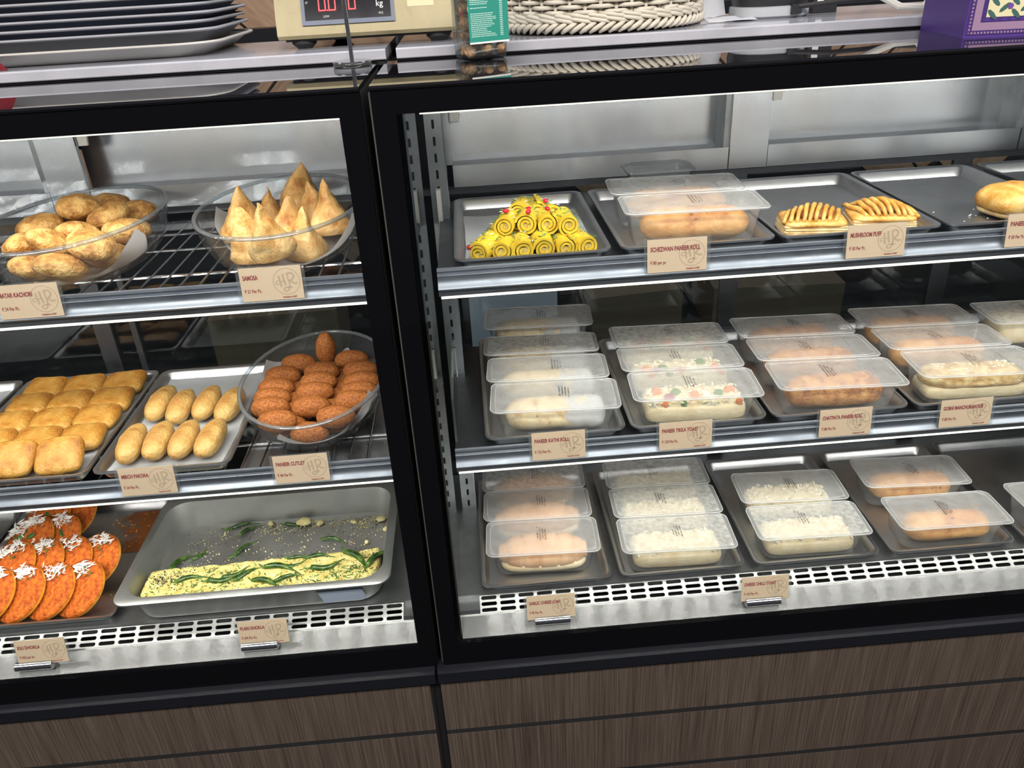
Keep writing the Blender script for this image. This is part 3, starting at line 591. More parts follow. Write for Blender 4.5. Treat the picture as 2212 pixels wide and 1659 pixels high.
# ------------------------------------------------------------------ khandvi
def khandvi(seed):
    rnd = random.Random(seed); L_ = .058; mb = MB(); n = 44; turns = 2.4; inner = []; outer = []
    for i in range(n):
        t = i / (n - 1); a = t * turns * 2 * PI; r = .0045 + .0125 * t; th = .0017
        inner.append(((r - th) * math.cos(a), (r - th) * math.sin(a))); outer.append(((r + th) * math.cos(a), (r + th) * math.sin(a)))
    ring = outer + inner[::-1]
    def lp(y, s, k): return [(p[0] * s + .0008 * noise.noise(Vector((p[0] * 90, y * 60, seed))), y + .0015 * noise.noise(Vector((p[0] * 80, p[1] * 80, seed + k))), p[1] * s + .0175) for p in ring]
    ys = [0, .004, .02, .038, .054, L_]; loops = [lp(y, 1.0 + .03 * math.sin(y * 80 + seed), q) for q, y in enumerate(ys)]
    mb.loft(loops, False, False)
    m_ = len(ring)
    for base in (0, (len(ys) - 1) * m_):
        for i in range(n - 1): mb.f.append((base + i, base + i + 1, base + m_ - 2 - i, base + m_ - 1 - i))
    return mb.mesh('sheet_roll', 'khandvi_yellow', True, 60)
kh = [khandvi(s) for s in range(4)]
fill_me = MB().tube([(0, .003, .0175), (0, .055, .0175)], .0125, 14).mesh('filling', 'khandvi_filling', True)
def garn(seed, mat):
    rnd = random.Random(seed); pts = []
    for _ in range(16 if mat == 'seed_black' else 14):
        a = rnd.uniform(.25, PI - .25); pts.append(Vector((.0182 * math.cos(a), rnd.uniform(.004, .054), .0175 + .0182 * math.sin(a))))
    return scatter_bits(pts, .0008 if mat == 'seed_black' else .0016, 1.1 if mat == 'seed_black' else 3.0, seed).mesh('seeds' if mat == 'seed_black' else 'herbs', mat)
sd = [garn(s, 'seed_black') for s in range(3)]; hb = [garn(s + 5, 'herb_green') for s in range(3)]; cc = [scatter_bits([Vector((.018 * math.cos(a), yy, .0175 + .018 * math.sin(a))) for a, yy in [(random.uniform(.4, 2.7), random.uniform(0, .05)) for _ in range(7)]], .0013, 3.0, 9).mesh('coconut', 'coconut_white')]
ZK = ZS1 + .0035
kr = [(.142, .072, 0, 20), (.178, .074, 0, 12), (.212, .070, 0, 0), (.244, .072, 0, -3), (.278, .068, 0, -6), (.312, .070, 0, -12),
      (.168, .130, 0, 18), (.203, .134, 0, 5), (.238, .136, 0, 0), (.273, .132, 0, -8), (.215, .195, 0, 8), (.250, .192, 0, -4),
      (.186, .112, .027, 14), (.220, .116, .027, 4), (.254, .110, .027, -5), (.286, .096, .027, -10),
      (.212, .172, .030, 10), (.244, .168, .030, -3), (.268, .150, .030, -12)]
for i, (x, y, dz, a) in enumerate(kr):
    t = thing('khandvi_roll', 'small yellow khandvi roll in the ' + ('bottom row facing the shelf rail' if i < 6 else ('bottom layer at the back of the pile' if i < 12 else ('second layer of the pile' if i < 16 else 'topmost group of the pile'))), 'khandvi', (x, y + .011, ZK + dz), (random.uniform(-.05, .05), 0, R(-a + random.uniform(-7, 7))), 'khandvi rolls piled on the tray')
    sr = link('sheet_roll', kh[i % 4], t); ra = (i * 1.9) % 6.28; sr.matrix_local = Matrix.Translation((0, 0, .0175)) @ Matrix.Rotation(ra, 4, 'Y') @ Matrix.Translation((0, 0, -.0175)); link('filling', fill_me, t); stuff(link('seeds', sd[i % 3], t)); stuff(link('herbs', hb[i % 3], t)); 
    if i % 2 == 0: stuff(link('coconut', cc[0], t))
paper_sheet('white paper sheet under the yellow khandvi rolls', .122, .328, .085, .345, ZS1 + .0022, 4, .002)
pom = blob(.0052, .004, .0035, 1, 1, .0004, 100, 1, 12, 8).mesh('pomegranate_seed', 'pom_red', True, 180)
for i, (x, y, z) in enumerate([(.129, .158, ZS1 + .005), (.229, .164, ZK + .056), (.258, .179, ZK + .063), (.190, .139, ZK + .062), (.224, .126, ZK + .062), (.254, .136, ZK + .062)]):
    tag(link('pomegranate_seed', pom, None, (x, y, z), (random.uniform(-.5, .5), 0, i)), 'red pomegranate seed lying on the white paper' if i == 0 else 'red pomegranate seed garnishing the khandvi pile', 'pomegranate seed', None if i == 0 else 'pomegranate seeds on the khandvi')

# ------------------------------------------------------------------ puffs
def puff(label, x, y, a, seed):
    t = thing('mushroom_puff', label, 'puff pastry', (x, y, ZS1 + .0018), (0, 0, R(a)), 'mushroom puffs'); t.scale = (.80, .80, .9)
    body = MB(); loops = []
    for k in range(11):
        z = .021 * k / 10; g = .0030 * (k % 2) + .003 * noise.noise(Vector((k * 1.7, seed, 0)))
        loops.append([(p[0] + .0030 * noise.noise(Vector((p[0] * 50, p[1] * 50, k * .6 + seed))), p[1] + .0030 * noise.noise(Vector((p[1] * 50, k * .6, p[0] * 50))), z + .005 * noise.noise(Vector((p[0] * 18, p[1] * 18, seed))) * (k / 10)) for p in rrect(.122 + g - .004 * k / 10, .098 + g - .004 * k / 10, .006, 0, 5)])
    body.loft(loops).build('pastry_layers', 'puff_side', t, True, 30)
    crown = blob(.0625, .0505, .0075, .7, .30, .0024, 40, seed, 40, 10); crown.xf(Matrix.Translation((0, 0, .0145))); crown.build('crown', 'puff_crust', t, True, 180)
    fl = blob(.040, .032, .012, 1, 1, .002, 80, seed, 24, 10); fl.xf(Matrix.Translation((0, 0, .020))); fl.build('filling', 'puff_filling', t, True, 180)
    for k in range(9):
        u = -1 + 2 * k / 8; pts = []
        for q in range(13):
            v_ = -1 + 2 * q / 12; dome = max(0, 1 - .75 * u * u) * (1 - abs(v_) ** 2.4)
            pts.append((u * .049 + .014 * v_ * (1 if seed % 2 else -1) + .003 * noise.noise(Vector((k * 2.1, v_, seed))), v_ * .041, .0275 + .0195 * dome + .003 * noise.noise(Vector((k * 1.3, v_ * 2, seed)))))
        MB().tube(pts, [.0050 - .0012 * abs(-1 + 2 * q / 12) for q in range(13)], 8).build('strip', 'puff_crust', t, True, 180)
    return t
puff('mushroom puff with a half hidden corner, nearer the schezwan roll boxes', .684, .135, -10, 1)
puff('mushroom puff with open slits beside the bare tray, over the printed card', .7985, .140, -12, 2)
t = thing('paneer_puff', 'smooth rounded golden paneer puff behind its price card', 'puff pastry', (1.030, .150, ZS1 + .0018), (0, 0, R(15))); t.scale = (.84, .84, .95)
blob(.066, .055, .026, .8, .6, .003, 30, 3, 36, 16).build('pastry', 'puff_crust', t, True, 180)
b_ = blob(.058, .048, .010, .6, .5, .001, 30, 3, 36, 8); b_.build('pastry_base', 'puff_side', t, True, 180)
rn = random.Random(12)
stuff(tag(scatter_bits([Vector((rn.gauss(.93, .05), rn.gauss(.13, .03), ZS1 + .0028)) for _ in range(16)], .0016, 1.6, 5).build('pastry_crumbs', 'coconut_white'), 'pale pastry crumbs on the empty tray', 'crumbs'))

# ------------------------------------------------------------------ sealed boxes
BL, BW, BHT = .224, .108, .062
box_body = MB().loft([rrect(.178, .074, .020, .0005), rrect(.188, .083, .022, .006), rrect(.203, .0945, .020, BHT - .003), rrect(.206, .096, .019, BHT)], True, False).mesh('body', 'box_plastic', True, 60)
def flange_loops():
    o = []
    for (w_, d_, r_, z) in ((.206, .096, .019, BHT), (.208, .0975, .019, BHT + .0012), (BL - .006, BW - .006, .016, BHT + .0012), (BL, BW, .015, BHT + .0004), (BL, BW, .015, BHT - .002)):
        l = rrect(w_, d_, r_, z, 6)
        if w_ > .21: l = [(p[0] + .0012 * noise.noise(Vector((p[0] * 60, p[1] * 60, 3))), p[1] + .0012 * noise.noise(Vector((p[0] * 70, p[1] * 60, 9))), p[2] + .0012 * noise.noise(Vector((p[0] * 40, p[1] * 50, 5)))) for p in l]
        o.append(l)
    return o
box_flange = MB().loft(flange_loops(), False, False).mesh('flange', 'box_flange', True, 50)
bd = MB(); fl_ = flange_loops()
for li, rad_ in ((1, .0006), (3, .0009)): bd.tube(fl_[li] + [fl_[li][0]], rad_, 6, False)
box_glint = bd.mesh('rim_glint', 'box_glint', True, 180)  # thin whitish tubes paint bright highlights along the flange edges
def film_mesh(mat, seed):
    N, K = 26, 14; vs = []; fs = []
    for j in range(K + 1):
        for i in range(N + 1):
            u, v_ = -1 + 2 * i / N, -1 + 2 * j / K; x, y = u * .1035, v_ * .0490
            e = (1 - u ** 6) * (1 - v_ ** 4); z = BHT + .0018 + .0022 * e * (0.6 + noise.noise(Vector((x * 16, y * 22, seed)))) + .0008 * noise.noise(Vector((x * 70, y * 60, seed)))
            vs.append((x, y, z))
    for j in range(K):
        for i in range(N): a = j * (N + 1) + i; fs.append((a, a + 1, a + N + 2, a + N + 1))
    return MB().add(vs, fs).mesh('film_lid', mat, True, 180)
films = {'clear': [film_mesh('box_film', s) for s in range(3)], 'frost': [film_mesh('box_film_frost', s) for s in range(3)]}
def print_mesh(seed):
    rnd = random.Random(seed); mb = MB()
    for c_ in range(4):
        y = -.020 + rnd.uniform(0, .010); x0_ = -.010 + c_ * .0052
        while y < .026 - c_ * .003:
            L_ = rnd.uniform(.0012, .0024); h = rnd.uniform(.0016, .0028)
            if rnd.random() < .85: mb.add([(x0_ - h / 2, y, BHT + .0048), (x0_ + h / 2, y, BHT + .0048), (x0_ + h / 2, y + L_ * .6, BHT + .0048), (x0_ - h / 2, y + L_ * .6, BHT + .0048)], [(0, 1, 2, 3)])
            y += L_ * .6 + rnd.uniform(.0004, .0013)
    return mb.mesh('date_print', 'print_black')
prints = [print_mesh(s) for s in range(3)]
NB = [0]
def sealed_box(label, x, y, zb, yaw_=0, tilt=0, film='clear', group='sealed boxes', px=0.0):
    NB[0] += 1; i = NB[0]
    z = zb + abs(math.sin(tilt)) * .038 + .0004
    t = thing('sealed_box', label, 'food box', (x, y, z), (tilt, 0, yaw_), group)
    link('body', box_body, t); link('flange', box_flange, t); link('rim_glint', box_glint, t); link('film_lid', films[film][i % 3], t); link('date_print', prints[i % 3], t, (px + random.uniform(-.012, .012), 0, 0))
    return t, Matrix.Translation((x, y, z)) @ Euler((tilt, 0, yaw_)).to_matrix().to_4x4()
def inside(o, m, dx=0, dy=0, dz=.0025, rz=0): o.matrix_world = m @ Matrix.Translation((dx, dy, dz)) @ Matrix.Rotation(rz, 4, 'Z'); return o
def char_marks(n, rx, ry, h, seed, mat='char', size=.0016, st=2.5):
    rnd = random.Random(seed); pts = []
    for _ in range(n):
        u = rnd.uniform(-.8, .8); a = rnd.uniform(.35, 2.4); pts.append(Vector((u * rx, -ry * math.cos(a) * .98, h / 2 + h / 2 * math.sin(a) * .985)))
    return scatter_bits(pts, size, st, seed, .2)
roll_me = [blob(.078, .027, .0225, .42, .95, .0014, 30, s, 30, 22, fn=None) for s in range(3)]
def rollx(rx, ry, rz, s):  # cylinder-like along x
    mb = MB(); loops = []; n = 26
    for j in range(19):
        t = -1 + 2 * j / 18; k = (1 - abs(t) ** 7) ** .5 if abs(t) < 1 else .25; k = max(k, .32)
        loops.append([(t * rx, ry * k * math.cos(2 * PI * i / n) * (1 + .09 * noise.noise(Vector((t * 3, i * .4, s)))), rz + rz * k * math.sin(2 * PI * i / n) * (1 + .08 * noise.noise(Vector((t * 4, i * .3, s + 5))))) for i in range(n)])
    return mb.loft(loops)
roll_m = {k: [rollx(.085, .034, .0275, s).mesh('roll', k, True, 180) for s in range(2)] for k in ('roll_tan', 'roll_seeded', 'wrap_bread', 'sub_crust')}
roll_marks = [char_marks(14, .078, .036, .056, s).mesh('char_marks', 'char') for s in range(2)]
seed_bits = [char_marks(140, .080, .036, .057, s + 3, 'roll_tan', .0022, 1.2).mesh('crumb_topping', 'roll_seeded') for s in range(2)]
oat_bits = [char_marks(150, .09, .037, .052, s + 8, 'cheese_white', .0022, 1.5).mesh('oat_topping', 'cheese_white') for s in range(2)]
sleeve_me = rollx(.043, .0350, .0280, 4).mesh('paper_sleeve', 'wax_paper', True, 180)
slab_me = [blob(.088, .039, .0195, .45, .32, .0018, 30, s, 44, 14).mesh('bread_slab', 'bread_cream', True, 180) for s in range(2)]
def topping(seed, n, mat, size, zt=.035, st=1.3, rx=.082, ry=.034):
    rnd = random.Random(seed); return scatter_bits([Vector((rnd.uniform(-rx, rx), rnd.uniform(-ry, ry), zt + rnd.uniform(0, .006))) for _ in range(n)], size, st, seed, .8)
top_cheese = [topping(s, 260, 'cheese_white', .0038).mesh('cheese_topping', 'cheese_white') for s in range(2)]
top_veg = {c_: topping(k + 20, 26, c_, .0020).mesh('vegetable_bits', c_) for k, c_ in enumerate(('pepper_orange', 'herb_green'))}
cube = MB().loft([rrect(.016, .014, .003, 0, 3), rrect(.017, .015, .003, .006, 3), rrect(.014, .012, .003, .009, 3)])
cubes = {c_: MB().add(cube.v, cube.f).mesh('topping_piece', c_, True) for c_ in ('pepper_orange', 'pepper_green', 'onion_purple', 'paneer_white')}
def loaf(seed):
    mb = MB(); loops = []; n = 28
    for j in range(49):
        t = -1 + 2 * j / 48; k = max(.2, (1 - abs(t) ** 3.2)) ** .5; cut = 1 - .20 * (abs(math.sin((t + .07) * PI * 2.6)) < .16)
        loops.append([(t * .088, .041 * k * cut ** .5 * math.cos(2 * PI * i / n), max(0.0, .022 + .033 * k * cut * math.sin(2 * PI * i / n))) for i in range(n)])
    return mb.loft(loops).mesh('loaf', 'loaf_crust', True, 180)
loaf_m = [loaf(0)]
loaf_base = blob(.086, .040, .009, .5, .5, .0015, 30, 2, 34, 10).mesh('loaf_base', 'loaf_side', True, 180)
garlic_bits = topping(5, 30, 'pom', .0016, .030, 1.5, .07, .03).mesh('herb_flecks', 'herb_green')

def fill(kind, m, i, lab, cat, group):
    t = thing({'roll': 'filled_roll', 'char_roll': 'filled_roll', 'seed_roll': 'crumbed_roll', 'kathi': 'kathi_roll', 'tikka': 'paneer_toast', 'toast': 'cheese_toast', 'loaf': 'garlic_loaf', 'sub': 'oat_sub', 'brown_sub': 'brown_sub', 'frosted': 'frosted_cake'}[kind], lab, cat, group=group)
    t.matrix_world = m @ Matrix.Translation((0, 0, .0028))
    if kind in ('roll', 'char_roll'):
        link('roll', roll_m['roll_tan'][i % 2], t, (.004, -.004, 0), None, (1, 1, .95)); link('char_marks', roll_marks[i % 2], t, (.004, -.004, -.001))
    elif kind == 'seed_roll':
        link('roll', roll_m['roll_seeded'][i % 2], t, (0, -.002, 0)); stuff(link('crumb_topping', seed_bits[i % 2], t, (0, -.002, 0)))
    elif kind == 'kathi':
        link('wrap', roll_m['wrap_bread'][i % 2], t, (-.004, 0, 0), None, (1, 1.06, .93)); link('paper_sleeve', sleeve_me, t, (.045, 0, -.0008), None, (1, 1.07, .93)); link('char_marks', roll_marks[i % 2], t, (-.03, 0, -.003), None, (.5, 1.05, .95))
    elif kind in ('tikka', 'toast'):
        link('bread_slab', slab_me[i % 2], t); stuff(link('cheese_topping', top_cheese[i % 2], t)); 
        if kind == 'tikka':
            stuff(link('vegetable_bits', top_veg['pepper_orange'], t)); rnd = random.Random(i)
            for k, (c_, x) in enumerate([('pepper_orange', -.062), ('onion_purple', -.044), ('pepper_green', -.030), ('pepper_orange', .002), ('paneer_white', .022), ('pepper_green', .044), ('pepper_orange', .066)]):
                link('topping_piece', cubes[c_], t, (x, rnd.uniform(-.022, .022), .0365), (0, 0, rnd.uniform(0, 2)))
                link('topping_piece', cubes[c_], t, (x + .008, -.030, .035), (0, 0, rnd.uniform(0, 2)), (.7, .7, .7)) if k % 2 == 0 else None
        else:
            stuff(link('vegetable_bits', top_veg['herb_green' if i % 2 else 'pepper_orange'], t))
    elif kind == 'loaf':
        link('loaf', loaf_m[0], t, (0, 0, .001)); link('loaf_base', loaf_base, t); stuff(link('herb_flecks', garlic_bits, t, (0, 0, .008)))
    elif kind == 'sub':
        link('bun_base', slab_me[0], t, None, None, (1.02, .92, .70)); link('bun_top', roll_m['sub_crust'][0], t, (0, 0, .015), None, (1.06, 1.08, .66)); stuff(link('oat_topping', oat_bits[i % 2], t, (0, 0, .0005)))
    elif kind == 'brown_sub':
        link('bun', roll_m['roll_tan'][1], t, None, None, (1.02, 1.05, .98)); link('char_marks', roll_marks[0], t, (0, 0, 0), None, (.8, 1.2, 1))
    elif kind == 'frosted':
        link('cake', slab_me[1], t, None, None, (1, 1, 1.3)); stuff(link('red_flecks', top_veg['pepper_orange'], t, (0, 0, .008)))
    return t
SBX = [
 ('roll', 'A', 0.484, 0.132, ZS1, -0.05, 0, 'clear', 'box of schezwan paneer roll just behind its price card'), ('roll', 'A', 0.484, 0.252, ZS1, -0.06, 0, 'clear', 'box of schezwan paneer roll second from its price card'),
 ('kathi', 'B', 0.256, 0.121, ZS2, -0.06, 0, 'clear', 'kathi roll box just behind its price card'), ('kathi', 'B', 0.254, 0.2235, ZS2, -0.06, -0.05, 'clear', 'kathi roll box second from its price card'), ('kathi', 'B', 0.252, 0.323, ZS2, -0.06, -0.1, 'frost', 'kathi roll box tipped backwards, third from its card'), ('kathi', 'B', 0.256, 0.4285, ZS2 + .0192, -0.06, 0, 'clear', 'kathi roll box at the rear of its column'),
 ('tikka', 'C', 0.503, 0.122, ZS2, -0.06, 0, 'clear', 'paneer tikka toast box just behind its price card'), ('tikka', 'C', 0.503, 0.2245, ZS2, -0.06, -0.05, 'clear', 'paneer tikka toast box second from its price card'), ('tikka', 'C', 0.506, 0.327, ZS2, -0.06, -0.05, 'frost', 'paneer tikka toast box farthest from its price card'),
 ('seed_roll', 'D', 0.756, 0.121, ZS2, -0.06, 0, 'clear', 'chatpata roll box just behind its price card'), ('seed_roll', 'D', 0.756, 0.2235, ZS2, -0.06, -0.05, 'clear', 'chatpata roll box second from its price card'), ('seed_roll', 'D', 0.756, 0.326, ZS2, -0.06, -0.05, 'clear', 'chatpata roll box farthest from its price card'),
 ('sub', 'E', 1.01, 0.125, ZS2, -0.06, 0, 'clear', 'box with an oat topped sub behind its price card'), ('brown_sub', 'E', 1.006, 0.2275, ZS2, -0.06, -0.05, 'clear', 'box of brown bun second from the sub price card'), ('brown_sub', 'E', 1.006, 0.33, ZS2, -0.06, -0.05, 'clear', 'box of brown bun farthest from the sub price card'),
 ('frosted', 'F', 1.255, 0.315, ZS2, -0.05, 0, 'frost', 'whitish box with red flecks beside the brown bun boxes'),
 ('loaf', 'G', 0.227, 0.16, ZD, -0.04, 0, 'clear', 'garlic cheese loaf box just behind its price card'), ('loaf', 'G', 0.226, 0.2625, ZD, -0.04, -0.05, 'clear', 'garlic cheese loaf box second from its price card'), ('loaf', 'G', 0.227, 0.365, ZD, -0.04, -0.05, 'frost', 'garlic cheese loaf box half under the shelf rail'),
 ('toast', 'H', 0.49, 0.136, ZD, -0.04, 0, 'frost', 'cream toast box beside the front loaf box'), ('toast', 'H', 0.493, 0.2385, ZD, -0.04, -0.05, 'frost', 'cream toast box second in the column beside the loaves'), ('toast', 'H', 0.496, 0.341, ZD, -0.04, -0.05, 'frost', 'cream toast box third in the column beside the loaves'),
 ('toast', 'I', 0.758, 0.141, ZD, -0.03, 0, 'frost', 'toast box with brown crust behind the cheese chilli toast card'), ('toast', 'I', 0.764, 0.258, ZD, -0.05, 0, 'clear', 'toast box second from the cheese chilli toast card'),
 ('char_roll', 'J', 1.038, 0.136, ZD, -0.02, 0, 'clear', 'brown roll box over the grille, beside the toast boxes'), ('char_roll', 'J', 1.036, 0.275, ZD, -0.06, 0, 'clear', 'brown roll box behind another brown roll box on the deck'), ('char_roll', 'K', 1.305, 0.15, ZD, 0, 0, 'clear', 'brown roll box alone on its tray past the others')]
fl = {'roll': ('tan rolled pastry inside ', 'roll'), 'char_roll': ('tan pastry in ', 'roll'), 'seed_roll': ('brown crumbed roll inside ', 'roll'), 'kathi': ('pale wrap in white paper inside ', 'wrap'), 'tikka': ('toast with peppers and cheese inside ', 'toast'), 'toast': ('cheese toast slab inside ', 'toast'), 'loaf': ('scored golden loaf inside ', 'bread'), 'sub': ('oat topped sub inside ', 'sandwich'), 'brown_sub': ('brown bun inside ', 'sandwich'), 'frosted': ('red flecked slab inside ', 'cake')}
for i, (kind, col_, x, y, zb, yw, tl, fm, lab) in enumerate(SBX):
    z0 = zb + .0018; t, m = sealed_box('clear sealed ' + lab, x, y, z0, yw, tl, fm, 'sealed plastic food boxes', .02 if kind == 'kathi' else 0)
    fill(kind, m, i, fl[kind][0] + lab, fl[kind][1], 'foods sealed in boxes')
# box under the rear kathi box so that it stands as high as in the picture
t = thing('clear_tub', 'small clear tub with herb sprigs behind the schezwan roll boxes', 'food tub', (.482, .356, ZS1 + .0416))
MB().loft([rrect(.095, .052, .012, 0), rrect(.112, .068, .014, .026)], True, False).build('tub_body', 'box_plastic', t, True, 50)
MB().loft([rrect(.112, .068, .014, .026), rrect(.126, .082, .014, .0265), rrect(.127, .083, .014, .029), rrect(.118, .074, .014, .030)], False, False).build('tub_rim', 'bowl_rim_glass', t, True, 50)
MB().loft([rrect(.118, .074, .014, .030), rrect(.104, .060, .012, .033), rrect(.100, .056, .012, .0335)], False, True).build('tub_lid', 'jar_glass', t, True, 50)
tag(link('stand_block', MB().loft([rrect(.12, .08, .01, 0), rrect(.118, .078, .01, .0185)]).mesh('block', 'box_plastic', True), None, (.256, .4285, ZS2 + .0016)), 'clear empty box base under the rearmost kathi roll box', 'food tub')
tag(link('steel_rest', MB().loft([rrect(.13, .08, .01, 0), rrect(.12, .08, .01, .040)]).mesh('rest', 'steel_tray', True), None, (.482, .356, ZS1 + .0016)), 'steel dish holding up the small clear tub', 'dish')
rn = random.Random(4)
stuff(tag(scatter_bits([Vector((rn.uniform(.450, .514), rn.uniform(.340, .372), ZS1 + .046)) for _ in range(40)], .003, 2, 3).build('herb_sprigs', 'herb_green'), 'green herb sprigs inside the small clear tub', 'herbs'))

# ------------------------------------------------------------------ idli dhokla
def idli(seed):
    return blob(.0595, .0565, .0082, .6, 1.0, .0016, 50, seed, 40, 10).mesh('disc', 'idli_orange', True, 180), MB().loft([[(.0598 * math.cos(2 * PI * k / 34), .0568 * math.sin(2 * PI * k / 34), z) for k in range(34)] for z in (.005, .0105)], False, False).mesh('pale_rim', 'idli_rim', True, 180)
im = [idli(s) for s in range(4)]
IG = 'idli dhokla discs shingled on trays'
AX, AY = R(31), R(-22)                                   # all discs lean alike, each resting on its neighbour
IM = Euler((AX, AY, 0)).to_matrix(); IUP = IM @ Vector((0, 1, 0)); INR = IM @ Vector((0, 0, 1))
ROWS = [(.156, (-.857, -.800, -.743, -.686)), (.240, (-.857, -.800, -.743, -.686)), (.324, (-.857, -.800)), (.408, (-.857, -.800)), (.156, (-1.026, -1.083)), (.240, (-1.026, -1.083)), (.324, (-1.026, -1.083))]
ip = [(x, y, k, r_) for r_, (y, xs_) in enumerate(ROWS) for k, x in enumerate(xs_)]
for i, (x, y, k, r_) in enumerate(ip):
    t = thing('idli_dhokla', 'spiced orange idli dhokla disc on the ' + (['front row beside the deep pan', 'middle row beside the deep pan', 'third row by the bare oily metal', 'rear row by the bare oily metal'][r_] if r_ < 4 else 'tray farther from the deep pan'), 'dhokla', (x, y, ZD + .0325), (AX, AY, 0), IG)
    link('disc', im[i % 4][0], t); link('pale_rim', im[i % 4][1], t)
rn = random.Random(21); pts = []; gp = []; sp = []
for r_, (y, xs_) in enumerate(ROWS):
    for x in xs_:
        for q_ in range(170):
            u, v_ = rn.uniform(-.050, .052), rn.gauss(.034, .0075)
            if u * u + v_ * v_ > .055 ** 2: continue
            pts.append(Vector((x, y, ZD + .0325)) + IM @ Vector((u, v_, .0190 + abs(rn.gauss(0, .0022)))))
        for q_ in range(24):
            u, v_ = rn.uniform(-.045, .047), rn.gauss(.024, .008); gp.append(Vector((x, y, ZD + .0325)) + IM @ Vector((u, v_, .0185)))
def clear_of_discs(p):
    for x, y, k_, r2 in ip:
        q = IM.transposed() @ (p - Vector((x, y, ZD + .0325)))
        if -.003 < q.z < .0172 and math.hypot(q.x, q.y) < .061: return False
    return True
pts = [p for p in pts if clear_of_discs(p)]; gp = [p for p in gp if clear_of_discs(p)]
stuff(tag(scatter_bits(pts, .0024, 2.7, 2, .55).build('coconut_shreds', 'coconut_white'), 'white coconut shreds in lines over the orange idli dhokla', 'garnish'))
stuff(tag(scatter_bits(gp, .0022, 2.2, 3, .7).build('coriander_bits', 'herb_green'), 'chopped coriander beside the coconut on the orange idli dhokla', 'garnish'))
leaf_me = blob(.011, .006, .0012, 1, 1, .0006, 80, 1, 14, 6).mesh('curry_leaf', 'herb_green', True, 180)
for i, (x, y, u, v_) in enumerate([(-.857, .324, .012, .004), (-.857, .324, -.016, .012), (-.857, .408, .006, -.004), (-.800, .324, .020, .002)]):
    tag(link('curry_leaf', leaf_me, None, Vector((x, y, ZD + .0325)) + IM @ Vector((u, v_, .0175)), (AX, AY, i * .7)), 'dark green curry leaf on the orange idli dhokla', 'leaf', 'curry leaves on the idli dhokla')
# oily stain left on the bare part of the tray
m, nt, b = _mat('oil_film'); b.inputs['Base Color'].default_value = (.30, .085, .012, 1); b.inputs['Roughness'].default_value = .3
v = tex_coord(nt); n = noise_node(nt, v, 22, 4, .6); sx_ = nt.nodes.new('ShaderNodeSeparateXYZ'); nt.links.new(v, sx_.inputs[0])
gm_ = nt.nodes.new('ShaderNodeMath'); gm_.operation = 'MULTIPLY_ADD'; gm_.inputs[1].default_value = 6.0; gm_.inputs[2].default_value = 4.12; nt.links.new(sx_.outputs[0], gm_.inputs[0])
ad_ = nt.nodes.new('ShaderNodeMath'); ad_.operation = 'ADD'; nt.links.new(gm_.outputs[0], ad_.inputs[0]); nt.links.new(n, ad_.inputs[1])
al = ramp(nt, ad_.outputs[0], [(.42, (0, 0, 0)), (.62, (.8, .8, .8))]); nt.links.new(al, b.inputs['Alpha'])
vs = [(-.755, .300, ZD + .0023), (-.624, .300, ZD + .0023), (-.624, .448, ZD + .0023), (-.755, .448, ZD + .0023)]; fs = [(0, 1, 2, 3)]
stuff(tag(MB().add(vs, fs).build('orange_oil', 'oil_film'), 'orange brown oil film on the bare part of the idli tray', 'oil'))
rn = random.Random(31)
stuff(tag(scatter_bits([Vector((rn.uniform(-.74, -.63), rn.uniform(.29, .44), ZD + .0035)) for _ in range(80)], .0016, 1.4, 5).build('orange_crumbs', 'idli_rim'), 'orange crumbs on the bare part of the idli tray', 'crumbs'))

# ------------------------------------------------------------------ deep pan of plain dhokla
PX0, PX1, PY0, PY1, PZ, PH = -.588, -.070, .060, .392, ZD + .001, .066
pw, pd = PX1 - PX0, PY1 - PY0
t = thing('deep_pan', 'deep steel pan of yellow plain dhokla with green chillies', 'pan', ((PX0 + PX1) / 2, (PY0 + PY1) / 2, PZ))
MB().loft([rrect(pw - .075, pd - .075, .03, 0, 6), rrect(pw - .052, pd - .052, .045, .006, 6), rrect(pw - .034, pd - .034, .045, PH - .006, 6), rrect(pw - .030, pd - .030, .045, PH - .001, 6), rrect(pw - .004, pd - .004, .03, PH - .002, 6), rrect(pw, pd, .028, PH - .004, 6), rrect(pw, pd, .028, PH - .001, 6), rrect(pw - .006, pd - .006, .028, PH + .001, 6), rrect(pw - .034, pd - .034, .044, PH + .001, 6), rrect(pw - .037, pd - .037, .044, PH - .004, 6), rrect(pw - .056, pd - .056, .043, .007, 6), rrect(pw - .078, pd - .078, .03, .0022, 6)]).build('pan_body', 'steel_pan', t, True, 40)
MB().add([(.115, -pd / 2 + .020, .050), (.200, -pd / 2 + .020, .052), (.208, -pd / 2 + .026, .012), (.126, -pd / 2 + .026, .010)], [(0, 3, 2, 1)]).xf(Matrix.Translation((0, -.0035, 0))).build('paper_note', 'note_paper', t)
